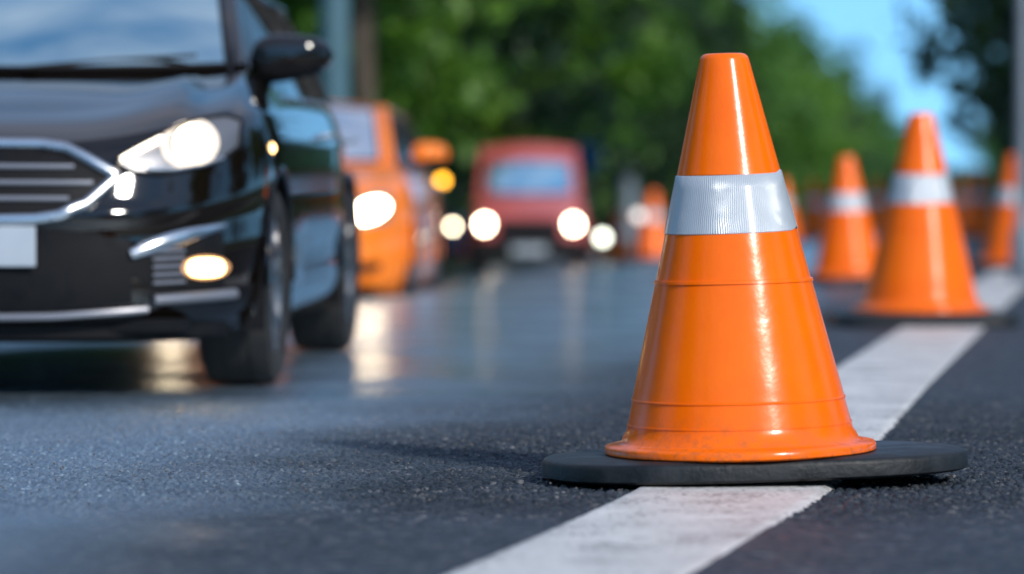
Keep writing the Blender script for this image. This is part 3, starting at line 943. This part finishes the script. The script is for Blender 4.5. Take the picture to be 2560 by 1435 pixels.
# headlights
up = [(.49, .752), (.56, .805), (.64, .852), (.72, .888), (.79, .900), (.835, .885)]
lo = [(.49, .738), (.54, .715), (.62, .708), (.70, .722), (.78, .745), (.835, .80)]
for s in (1, -1):
    h = bc.patch(up, lo, .004, side=s).build('headlight', M['lamp_bowl'], R1)
    rim_ = MB(); rim_.tube(bc.path(up + lo[::-1] + [up[0]], .006, 70, s), .006, 8); rim_.build('bezel', M['black'], h)
    # projector
    g = MB(); c0 = bc.surf(s * .70, .812, .012)
    rows = []
    for i in range(9):
        q = i / 8
        row = []
        for k in range(28):
            t = 2 * PI * k / 28
            bb, zz = .704 + .052 * q * math.cos(t) * (1.0), .808 + .056 * q * math.sin(t)
            p = bc.surf(s * min(bb, .84), zz, .010 + .022 * math.sqrt(max(0, 1 - q * q))); row.append(p)
        rows.append(row)
    g.grid(rows, close_v=True, flip=(s < 0)); g.build('lamp', M['lamp'], h)
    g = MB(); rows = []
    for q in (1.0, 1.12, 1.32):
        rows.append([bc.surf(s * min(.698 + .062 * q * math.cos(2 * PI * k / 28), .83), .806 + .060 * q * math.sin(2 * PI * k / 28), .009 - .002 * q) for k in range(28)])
    g.grid(rows, close_v=True, flip=(s > 0)); g.build('halo_ring', M['warm_ring'], h)  # emissive halo, added to soften the edge of the lamp
    g = MB(); g.tube(bc.path([(.502, .750), (.56, .785), (.615, .815)], .014, 14, s), .009, 10); g.build('running_light', M['drl'], h)
    g = MB(); g.tube(bc.path([(.58, .722), (.66, .722), (.74, .738), (.79, .760)], .012, 14, s), .007, 8); g.build('lamp_trim', M['chrome'], h)
    # side indicator glint
    g = MB(); pc = bc.pt(s, .93, .80)
    g.lathe([(.001, .010), (.012, .006), (.018, 0)], 16, 'y', (pc[0], pc[1], pc[2])) if s > 0 else g.lathe([(.001, -.010), (.012, -.006), (.018, 0)], 16, 'y', (pc[0], pc[1], pc[2]))
    g.build('side_marker', M['fog'], R1)
    # fog light recess
    fu = [(.50, .455), (.60, .492), (.70, .515), (.80, .525)]; fl_ = [(.50, .430), (.60, .345), (.70, .330), (.80, .335)]
    f = bc.patch(fu, fl_, .003, side=s).build('fog_light', M['black'], R1)
    g = MB()
    rows = []
    for i in range(5):
        q = i / 4
        rows.append([bc.surf(s * (.745 + .050 * q * math.copysign(abs(math.cos(2 * PI * k / 24)) ** .7, math.cos(2 * PI * k / 24))), .412 + .029 * q * math.copysign(abs(math.sin(2 * PI * k / 24)) ** .7, math.sin(2 * PI * k / 24)), .014) for k in range(24)])
    g.grid(rows, close_v=True, flip=(s < 0)); g.build('lamp', M['fog'], f)
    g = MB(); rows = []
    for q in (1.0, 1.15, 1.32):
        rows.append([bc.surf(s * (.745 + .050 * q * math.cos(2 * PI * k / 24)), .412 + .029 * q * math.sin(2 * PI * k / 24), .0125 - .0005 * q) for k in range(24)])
    g.grid(rows, close_v=True, flip=(s > 0)); g.build('halo_ring', M['fog_ring'], f)  # added emissive halo around the fog lamp
    g = MB()
    for zz in (.365, .39, .415, .44, .463): g.tube(bc.path([(.60, zz), (.69, zz + .004)], .008, 8, s), .0055, 6)
    g.build('grille_bar', M['slat'], f)
    g = MB(); g.tube(bc.path([(.535, .455), (.62, .490), (.70, .515), (.80, .545)], .010, 20, s), [.006 + .020 * math.sin(PI * min(1, .15 + .85 * i / 20)) for i in range(21)], 10, flat=.8)
    g.build('chrome_blade', M['chrome'], R1)
    g = MB(); g.tube(bc.path([(.60, .312), (.70, .318), (.82, .325)], .010, 20, s), .018, 10); g.build('bumper_blade', M['slat'], R1)
# grille
gh = [(-.49, .703), (-.36, .780), (-.2, .795), (0, .798), (.2, .795), (.36, .780), (.49, .703)]
gl = [(-.49, .697), (-.36, .600), (-.26, .578), (0, .572), (.26, .578), (.36, .600), (.49, .697)]
gp = bc.patch(gh, gl, .003, nb=48, nz=8).build('grille', M['black'], R1)
g = MB(); g.tube(bc.path([(-.25, .797), (0, .800), (.25, .797), (.33, .785), (.40, .752), (.488, .703), (.49, .697), (.40, .610), (.33, .580), (.25, .570), (0, .566), (-.25, .570), (-.33, .580), (-.40, .610), (-.49, .697), (-.488, .703), (-.40, .752), (-.33, .785), (-.25, .797)], .009, 160), .019, 10)
g.build('chrome_surround', M['chrome'], gp)
g = MB()
for zz, q in ((.735, .36), (.685, .42), (.635, .35)):
    g.tube(bc.path([(-q, zz - .006), (0, zz - .004), (q, zz - .006)], .009, 30), .0085, 8)
g.build('grille_bar', M['slat'], gp)
# lower intake, plate, splitter
lu = [(-.54, .50), (-.3, .535), (0, .54), (.3, .535), (.54, .50)]; ll = [(-.54, .30), (-.3, .285), (0, .283), (.3, .285), (.54, .30)]
bc.patch(lu, ll, .003, nb=36, nz=8).build('lower_intake', M['black'], R1)
g = MB(); g.tube(bc.path([(-.58, .285), (-.3, .268), (0, .264), (.3, .268), (.58, .285)], .012, 40), [.012] * 41, 8); g.build('bumper_lip', M['slat'], R1)
pl = MB(); pl.box((bc.surf(0, .48, 0).x + .022, 0, .482), (.008, .255, .064), .006); pl.build('number_plate', M['plate'], R1)
g = MB(); rows = []
for i in range(41):
    b = -.80 + 1.6 * i / 40; p = bc.surf(b, .24, 0)
    rows.append([(p.x - .02, b, .245), (p.x - .025, b, .19), (p.x - .06, b, .175), (p.x - .3 if abs(b) < .6 else p.x - .1, b, .175)])
g.grid(rows); g.build('undertray', M['black'], R1)

# ---- orange hatchback
oc = Car(ztop=([-3.7, -3.0, -1.6, -.5, 0, .35, .65, .86], [.95, .97, .96, .94, .91, .87, .81, .74]), cowl=(-.15, .99, -.42, .72, 1.0), roof=(-1.0, 1.46, .60, 1.42, -2.9, 1.42), wb=2.5, rear=3.3, wr=.31, n=2.4, ws=(.05, .93, .90), zb=.12, glass=M['pale_glass'])
YO = 24.2; XO = -1.545
R2 = car_root('orange_hatchback', XO, YO, 'bright orange car with lit headlight following behind the black car', dz=gz(XO - .2, YO) - .02)
build_car(R2, oc, M['orange_paint']); R2.scale = (.97, .97, .97)
for (a, s) in ((0, 1), (0, -1), (-oc.wb, 1), (-oc.wb, -1)): wheel(R2, a, s * .79, s, oc.wr)
for s in (1, -1):
    mirror(R2, oc, M['orange_paint'], -.60, s * .985, 1.07, s, wdt=.13, hh=.09)
    h = oc.patch([(.48, .68), (.58, .75), (.70, .80), (.80, .80)], [(.48, .66), (.58, .60), (.70, .58), (.80, .62)], .005, side=s).build('headlight', M['lamp_bowl'], R2)
    g = MB(); rows = []
    for i in range(5):
        q = i / 4
        rows.append([oc.surf(s * (.665 + .11 * q * math.cos(2 * PI * k / 24)), .682 + .07 * q * math.sin(2 * PI * k / 24) + .03 * q * math.cos(2 * PI * k / 24), .014) for k in range(24)])
    g.grid(rows, close_v=True, flip=(s < 0)); g.build('lamp', M['far_lamp'], h)
    oc.patch([(.52, .305), (.62, .335), (.74, .34)], [(.52, .27), (.62, .255), (.74, .29)], .004, side=s, nb=12, nz=4).build('fog_recess', M['black'], R2)
oc.patch([(-.5, .50), (0, .52), (.5, .50)], [(-.5, .33), (0, .30), (.5, .33)], .004, nb=24, nz=5).build('lower_intake', M['black'], R2)

# ---- red boxy van
rc = Car(bv=([0, .1, .5, .9, 1.0], [.76, .80, .82, .80, .77]), fv=([0, .1, .5, .9, 1.0], [.62, .70, .72, .70, .66]),
         ztop=([-3.7, -.5, 0, .4, .7], [1.08, 1.08, 1.05, 1.0, .96]), cowl=(.02, 1.10, -.12, .70, 1.12), roof=(-.45, 1.88, .64, 1.82, -3.1, 1.88), wb=2.3, rear=3.2, wr=.32, n=4.5, zb=.26, rbk=.02, ws=(.08, .68, .88), glass=M['glass'])
YR = 50.7; XR = (1322 - 1280) * YR / F_PX
R3 = car_root('red_van', XR, YR, 'boxy red van facing the camera with two round lit headlights', t=0.0, dz=gz(XR, YR), cat='van')
build_car(R3, rc, M['red_paint'], detail=False)
for (a, s) in ((0, 1), (0, -1), (-rc.wb, 1), (-rc.wb, -1)): wheel(R3, a, s * .69, s, rc.wr)
for s in (1, -1):
    p = rc.surf(s * .615, .755, 0)
    g = MB(); g.lathe([(.115, -.02), (.12, .01), (.105, .02)], 24, 'x', (p.x, p.y, p.z)); h = g.build('headlight', M['chrome'], R3)
    g = MB(); g.lathe([(.001, .03), (.055, .027), (.088, .015)], 24, 'x', (p.x + .005, p.y, p.z)); g.build('lamp', M['far_lamp'], h)
    mirror(R3, rc, M['black'], -.15, s * .93, 1.22, s, wdt=.08, hh=.10)
rc.patch([(-.44, .82), (0, .83), (.44, .82)], [(-.44, .56), (0, .56), (.44, .56)], .006, nb=16, nz=4).build('grille', M['black'], R3)
rc.patch([(-.80, .555), (0, .555), (.80, .555)], [(-.80, .27), (0, .27), (.80, .27)], .006, nb=30, nz=4).build('valance', M['black'], R3)
g = MB(); g.box((rc.surf(0, .38, 0).x + .03, 0, .40), (.05, .80, .095), .03); g.build('bumper', M['black'], R3)
g = MB(); g.box((rc.surf(0, .38, 0).x + .09, 0, .40), (.008, .24, .055), .004); g.build('number_plate', M['plate'], R3)

# ---- dark blue car farther back, seen between the orange car and the red van
YB = 66.0; XB = (1050 - 1280) * YB / F_PX
fc = Car(wr=.32)
R4 = car_root('blue_car', XB, YB, 'dark blue car far back, between the orange car and the red van', t=0.02, dz=gz(XB, YB))
build_car(R4, fc, M['blue_paint'], detail=False)
for (a, s) in ((0, 1), (0, -1), (-fc.wb, 1), (-fc.wb, -1)): wheel(R4, a, s * .79, s, fc.wr)
for s in (1, -1):
    p = fc.surf(s * .62, .76, .01)
    g = MB(); g.lathe([(.001, .02), (.03, .018), (.05, .0)], 20, 'x', tuple(p)); h = g.build('headlight', M['far_lamp'], R4)

# ------------------------------------------------------------------ warning lamps of the works
def lamp_post(px, py, Y, mat, label, cat, r=.055):
    X = (px - CX) * Y / F_PX; zc = CAM_H - (py - HOR) * Y / F_PX; g0 = gz(X, Y)
    root = empty('warning_lamp', (X, Y, g0)); tag(root, label, cat, 'small lamps of the road works')
    root.name = 'warning_lamp'
    h = zc - g0
    g = MB(); g.lathe([(.10, 0), (.10, .02), (.03, .04), (.018, .05), (.018, h - r), (.04, h - r * .9)], 16, cap=True); g.build('stand', M['black'], root)
    g = MB(); g.lathe([(r, -.02), (r, .02), (r * .85, .035)], 24, 'y', (0, 0, h)); g.lathe([(r * 1.12, -.018), (r * 1.12, .018)], 24, 'y', (0, 0, h)); g.build('housing', M['black'], root)
    g = MB(); g.lathe([(r * .97, -.025), (r * .7, -.045), (.001, -.055)], 24, 'y', (0, 0, h)); g.build('lens', mat, root)


lamp_post(1106, 452, 38, M['amber'], 'amber warning lamp glowing right of the orange car mirror', 'warning lamp', r=.045)
M['small_lamp'] = principled('small_lamp_light', (1, 1, 1), 0.3, emis=(0.95, 1.0, 0.78), estr=6)
M['dim_lamp'] = principled('dim_lamp_light', (1, 1, 1), 0.3, emis=(1.0, 0.75, 0.6), estr=1.3)
lamp_post(1506, 594, 40, M['small_lamp'], 'low white lamp glowing just right of the red van headlight', 'warning lamp', r=.06)
lamp_post(1596, 540, 40, M['dim_lamp'], 'dim peach lamp between the red van and the sharp cone', 'warning lamp', r=.06)

# ------------------------------------------------------------------ trees
def crown_mesh(name, rx, rz_, zc, clumps, leaves, size, seed, mat, low=0.0):
    r = np.random.RandomState(seed)
    C = r.normal(size=(clumps, 3)); C /= np.linalg.norm(C, axis=1)[:, None]
    C *= (r.rand(clumps) ** 0.45)[:, None]
    lob = 1 + 0.22 * np.sin(3 * np.arctan2(C[:, 1], C[:, 0]) + seed) + 0.15 * np.sin(5 * C[:, 2] + seed)
    C *= lob[:, None]
    C *= np.array([rx, rx, rz_]); C[:, 2] += zc
    cr = r.uniform(.35, .8, clumps) * rx / 3.2
    P = C.repeat(leaves, 0) + r.normal(size=(clumps * leaves, 3)) * (cr.repeat(leaves))[:, None] * np.array([.6, .6, .42])
    n = len(P)
    u = r.normal(size=(n, 3)); u /= np.linalg.norm(u, axis=1)[:, None]
    w = r.normal(size=(n, 3)); w = np.cross(u, w); w /= np.linalg.norm(w, axis=1)[:, None]
    s = (r.uniform(.6, 1.3, n) * size)[:, None]
    V = np.stack([P - u * s, P - w * s * .55, P + u * s, P + w * s * .55], 1).reshape(-1, 3)
    me_ = bpy.data.meshes.new(name)
    me_.vertices.add(len(V)); me_.vertices.foreach_set('co', V.reshape(-1).astype(np.float32))
    me_.loops.add(len(V)); me_.loops.foreach_set('vertex_index', np.arange(len(V), dtype=np.int32))
    me_.polygons.add(n); me_.polygons.foreach_set('loop_start', np.arange(0, len(V), 4, dtype=np.int32))
    me_.materials.append(mat); me_.update(calc_edges=True)
    return me_


def trunk_mesh(h, r, crown_r, seed):
    rr = random.Random(seed); g = MB()
    bx, by = rr.uniform(-.2, .2), rr.uniform(-.2, .2)
    g.tube([(0, 0, -.1), (0, 0, .2), (bx * .3, by * .3, h * .3), (bx, by, h * .6), (bx * 1.5, by * 1.4, h * .95)], [r * 1.5, r * 1.1, r * .9, r * .65, r * .2], 12)
    for k in range(7):
        a = k * 2.4 + rr.random(); z0 = h * rr.uniform(.28, .65); L = crown_r * rr.uniform(.5, .85)
        g.tube([(bx * .5, by * .5, z0), (bx + math.cos(a) * L * .5, by + math.sin(a) * L * .5, z0 + L * .45), (bx + math.cos(a) * L, by + math.sin(a) * L, z0 + L * .8)], [r * .4, r * .25, r * .08], 7)
    return g


protos = []
for i, (rx, rz_, zc, mat) in enumerate(((3.4, 4.3, 5.3, 'leaf_a'), (3.7, 4.0, 5.1, 'leaf_b'), (3.2, 4.5, 5.4, 'leaf_a'), (3.8, 4.2, 5.0, 'leaf_d'))):
    cm = crown_mesh('crown', rx, rz_, zc, 210, 55, .17, 20 + i, M[mat])
    tm = trunk_mesh(8.0, .17, rx, i)
    me_ = bpy.data.meshes.new('trunk'); me_.from_pydata(tm.v, [], tm.f); me_.materials.append(M['bark']); me_.update()
    protos.append((cm, me_))


def tree(X, Y, kind, s=1.0, label='', group='avenue trees along the left side of the road', z=None, rz=None):
    root = empty('avenue_tree', (X, Y, z if z is not None else 0.0)); tag(root, label, 'tree', group)
    root.scale = (s, s, s * random.uniform(.94, 1.06)); root.rotation_euler = (0, 0, random.uniform(0, 6) if rz is None else rz)
    for nm, dt in (('crown', protos[kind][0]), ('trunk', protos[kind][1])):
        o = bpy.data.objects.new(nm, dt); COL.objects.link(o); o.parent = root
    return root


ords = ['first', 'second', 'third', 'fourth', 'fifth', 'sixth', 'seventh', 'eighth', 'ninth', 'tenth', 'eleventh', 'twelfth', 'thirteenth', 'fourteenth', 'fifteenth', 'sixteenth', 'seventeenth', 'eighteenth', 'nineteenth', 'twentieth']
Y = 44.0; i = 0
shade = {0: 'mid green', 1: 'bright green', 2: 'mid green', 3: 'dark green'}
while i < 20:
    kd = [1, 2, 3, 1, 0, 3, 1, 2, 0, 1][i % 10]
    X = .127 * Y - 9.8 + random.uniform(-.5, .5)
    tree(X, Y, kd, random.uniform(.93, 1.08), '%s leafy avenue tree, %s of the left row counted from the near end' % (shade[kd], ords[i]), z=gz(X, Y) + .1)
    Y += 8.0 + i * 1.3; i += 1
Y = 52.0
for i in range(10):
    kd = [3, 2, 3, 0, 3][i % 5]
    X = .127 * Y - 17.5 + random.uniform(-1, 1)
    tree(X, Y, kd, random.uniform(1.05, 1.25), '%s tree standing behind the left avenue row, %s from the near end' % (shade[kd], ords[i]), 'trees standing behind the left row', z=gz(X, Y) + .1)
    Y += 11 + i * 2.5
for i, (X, Y, kd, s) in enumerate(((9.9, 51, 3, 1.15), (12.2, 66, 3, 1.15), (15.5, 86, 3, 1.15), (18.8, 112, 3, 1.1), (23.6, 150, 3, 1.1), (30, 200, 0, 1.1), (43, 300, 2, 1.1), (55, 400, 0, 1.1))):
    tree(X, Y, kd, s, 'dark tree overhanging the right side of the road, %s from the near end' % ords[i], 'trees along the right side of the road', z=.1)
for i, Y in enumerate((34, 24, 13, 1, -12, -26, -42, -60)):
    tree(.127 * Y - 15.5, Y, [3, 1, 0, 3, 2, 3, 1, 0][i], 1.05, 'leafy tree of the left row standing level with or behind the viewer', 'left row trees outside the picture', z=gz(.127 * Y - 15.5, Y) + .1)
for i, Y in enumerate((44, 33, 22, 11, 0, -12, -25, -40, -58)):
    tree(15.5 + max(0, -Y) * .12, Y, [3, 0, 3, 2, 3, 1, 3, 0, 3][i], 1.0, 'leafy tree of the right row standing level with or behind the viewer', 'right row trees outside the picture', z=.1)
for i in range(9):
    tree(-40 + i * 9.5, -78 + (i % 3) * 5, [3, 0][i % 2], 1.25, 'leafy tree closing the road behind the viewer', 'trees across the road behind the viewer', z=.1)
# hedge of shrubs below the left avenue
hm = [crown_mesh('hedge_shrub', 1.5, 1.1, 1.0, 60, 45, .12, 50 + i, M['leaf_d' if i != 1 else 'leaf_b']) for i in range(2)]
Y = 46.0
for i in range(26):
    X = .127 * Y - 11.8
    o = bpy.data.objects.new('hedge_shrub', hm[1 if i % 3 else 0]); COL.objects.link(o); o.location = (X, Y, gz(X, Y) + .05); o.rotation_euler = (0, 0, i); o.scale = (1.25, 1.25, random.uniform(.9, 1.3))
    tag(o, 'dense dark shrub in the hedge under the avenue trees left of the road', 'shrub', 'shrubs of the hedge under the left trees')
    Y += 2.6 + i * .45
Y = 56.0
for i in range(16):
    X = .127 * Y + 4.1
    o = bpy.data.objects.new('hedge_shrub', hm[0]); COL.objects.link(o); o.location = (X, Y, .05); o.rotation_euler = (0, 0, i * 2); o.scale = (1.1, 1.1, random.uniform(1.1, 1.5))
    tag(o, 'dense dark shrub under the trees along the right side of the road', 'shrub', 'shrubs under the right trees')
    Y += 4 + i * 1.5
# far wood closing the view
fw = crown_mesh('far_wood', 1.0, 1.0, 0, 10, 5, .1, 3, M['leaf_d'])
r_ = np.random.RandomState(5); N_ = 26000
ang = r_.rand(N_); bx = -160 + 215 * ang; by = 340 + 60 * r_.rand(N_) + 0 * bx
hz_ = .36 * (7.5 + 2.2 * np.sin(bx * .21) + 1.4 * np.sin(bx * .57 + 1)) * np.sqrt(r_.rand(N_))
Pn = np.stack([bx, by, hz_], -1)
u = r_.normal(size=(N_, 3)); u /= np.linalg.norm(u, axis=1)[:, None]; w = np.cross(u, r_.normal(size=(N_, 3))); w /= np.linalg.norm(w, axis=1)[:, None]
V = np.stack([Pn - u * .7, Pn - w * .5, Pn + u * .7, Pn + w * .5], 1).reshape(-1, 3)
bpy.data.meshes.remove(fw)
fw = bpy.data.meshes.new('far_wood'); fw.vertices.add(len(V)); fw.vertices.foreach_set('co', V.reshape(-1).astype(np.float32))
fw.loops.add(len(V)); fw.loops.foreach_set('vertex_index', np.arange(len(V), dtype=np.int32)); fw.polygons.add(N_)
fw.polygons.foreach_set('loop_start', np.arange(0, len(V), 4, dtype=np.int32)); fw.materials.append(M['leaf_d']); fw.update(calc_edges=True)
o = bpy.data.objects.new('far_wood', fw); COL.objects.link(o); tag(o, 'dark green wood closing the view at the far end of the road', 'wood', kind='stuff')

# ------------------------------------------------------------------ posts and signs
def post(px, Y, h, r, mat, label, name='street_pole', cat='pole', arm=True):
    X = (px - CX) * Y / F_PX
    root = empty(name, (X, Y, gz(X, Y))); tag(root, label, cat)
    g = MB(); g.lathe([(r * 1.7, 0), (r * 1.7, .35), (r * 1.1, .42), (r, 1.0), (r * .8, h)], 20, cap=True); g.build('shaft', mat, root)
    if arm:
        g = MB(); g.tube([(0, 0, h - .2), (.25, 0, h + .25), (1.3, 0, h + .45)], [r * .6, r * .5, r * .4], 10); a = g.build('arm', mat, root)
        g = MB(); g.box((1.55, 0, h + .44), (.32, .11, .06), .03); g.build('lamp_head', M['grey_metal'], a)
    return root


post(838, 36, 7.5, .15, M['teal_metal'], 'thick teal grey pole rising behind the mirror of the black car', 'street_lamp', 'street lamp')
post(2556, 27, 7.5, .055, M['grey_metal'], 'pale grey pole cut off by the right edge of the picture', 'street_lamp', 'street lamp')
post(1572, 88, 1.95, .20, M['grey_metal'], 'grey post seen left of the sharp cone below the trees', 'utility_post', 'post', arm=False)
post(1290, 80, 3.6, .16, M['teal_metal'], 'blue grey post standing above the roof of the red van', 'utility_post', 'post', arm=False)
s_ = post(1465, 62, 1.95, .04, M['grey_metal'], 'round blue road sign on a thin post between the van and the sharp cone', 'road_sign', 'road sign', arm=False)
g = MB(); g.lathe([(.001, -.055), (.30, -.055), (.30, -.035), (.001, -.035)], 32, 'y', (0, 0, 1.98)); g.build('sign_face', M['sign_blue'], s_)
# tree trunk beside the teal pole
t_ = empty('tree_trunk'); X = (918 - CX) * 40 / F_PX; t_.location = (X, 40, gz(X, 40)); tag(t_, 'brown tree trunk just right of the teal grey pole', 'tree')
g = MB(); g.tube([(0, 0, -.1), (.02, 0, 1), (-.05, .1, 3), (.1, .1, 5.5), (.1, .1, 7.2)], [.22, .14, .12, .11, .08], 12); g.build('trunk', M['bark'], t_)
cr_ = bpy.data.objects.new('crown', protos[1][0]); COL.objects.link(cr_); cr_.parent = t_; cr_.location = (0, 0, 2.2); cr_.scale = (.9, .9, .8)

# ------------------------------------------------------------------ light
SUN_EL, SUN_AZ = math.radians(30), math.radians(36)      # azimuth measured from straight behind the camera, to the right
sd = Vector((math.sin(SUN_AZ) * math.cos(SUN_EL), -math.cos(SUN_AZ) * math.cos(SUN_EL), math.sin(SUN_EL)))
L_ = bpy.data.lights.new('sun', 'SUN'); L_.energy = 2.9; L_.angle = math.radians(5); L_.color = (1.0, 0.94, 0.86)
so = bpy.data.objects.new('sun', L_); COL.objects.link(so); so.rotation_euler = sd.to_track_quat('Z', 'Y').to_euler()
W = bpy.data.worlds.new('World'); sc.world = W; W.use_nodes = True; nt = W.node_tree
bg = nt.nodes['Background']
sky = nt.nodes.new('ShaderNodeTexSky'); sky.sky_type = 'NISHITA'; sky.sun_disc = False
sky.sun_elevation = SUN_EL; sky.sun_rotation = math.atan2(sd.x, sd.y); sky.air_density = 1.0; sky.dust_density = 0.0; sky.ozone_density = 1.0
tc = nt.nodes.new('ShaderNodeTexCoord')
va = nt.nodes.new('ShaderNodeVectorMath'); va.operation = 'ADD'; va.inputs[1].default_value = (0, 0, 0.22); nt.links.new(tc.outputs['Generated'], va.inputs[0])
vn = nt.nodes.new('ShaderNodeVectorMath'); vn.operation = 'NORMALIZE'; nt.links.new(va.outputs[0], vn.inputs[0]); nt.links.new(vn.outputs[0], sky.inputs['Vector'])
mp = nt.nodes.new('ShaderNodeMapping'); mp.inputs['Scale'].default_value = (1.4, 1.4, 3.2); nt.links.new(tc.outputs['Generated'], mp.inputs['Vector'])
nz_ = nt.nodes.new('ShaderNodeTexNoise'); nz_.inputs['Scale'].default_value = 3.0; nz_.inputs['Detail'].default_value = 3.0; nz_.inputs['Roughness'].default_value = 0.5
nt.links.new(mp.outputs[0], nz_.inputs['Vector'])
mr = nt.nodes.new('ShaderNodeMapRange'); mr.inputs['From Min'].default_value = .26; mr.inputs['From Max'].default_value = .78; mr.inputs['To Max'].default_value = .42
nt.links.new(nz_.outputs['Fac'], mr.inputs['Value'])
sx = nt.nodes.new('ShaderNodeSeparateXYZ'); nt.links.new(tc.outputs['Generated'], sx.inputs[0])
ml = nt.nodes.new('ShaderNodeMapRange'); ml.inputs['From Min'].default_value = .2; ml.inputs['From Max'].default_value = .5; nt.links.new(sx.outputs['Z'], ml.inputs['Value'])
mm = nt.nodes.new('ShaderNodeMath'); mm.operation = 'MULTIPLY'; nt.links.new(mr.outputs[0], mm.inputs[0]); nt.links.new(ml.outputs[0], mm.inputs[1])
mx = nt.nodes.new('ShaderNodeMix'); mx.data_type = 'RGBA'
nt.links.new(mm.outputs[0], mx.inputs[0]); tn = nt.nodes.new('ShaderNodeMix'); tn.data_type = 'RGBA'; tn.blend_type = 'MULTIPLY'; tn.inputs[0].default_value = 1.0
nt.links.new(sky.outputs[0], tn.inputs[6]); tn.inputs[7].default_value = (0.72, 1.16, 1.30, 1); nt.links.new(tn.outputs[2], mx.inputs[6]); mx.inputs[7].default_value = (7.5, 6.6, 6.8, 1)
nt.links.new(mx.outputs[2], bg.inputs['Color']); bg.inputs['Strength'].default_value = 0.15

# ------------------------------------------------------------------ camera
cd = bpy.data.cameras.new('camera'); cam = bpy.data.objects.new('camera', cd); COL.objects.link(cam)
cd.sensor_width = 36; cd.lens = 36 * F_PX / 2560; cd.clip_start = 0.1; cd.clip_end = 5000
cam.location = (0, 0, CAM_H)
cam.rotation_euler = (math.radians(90) - math.atan((CY - HOR) / F_PX), 0, 0)
cd.dof.use_dof = True; cd.dof.focus_distance = 8.38; cd.dof.aperture_fstop = (cd.lens / 1000) / 0.067
sc.camera = cam
sc.view_settings.view_transform = 'Standard'; sc.view_settings.look = 'None'; sc.view_settings.exposure = 0.3
sc.cycles.use_denoising = True
sc.cycles.sample_clamp_indirect = 6
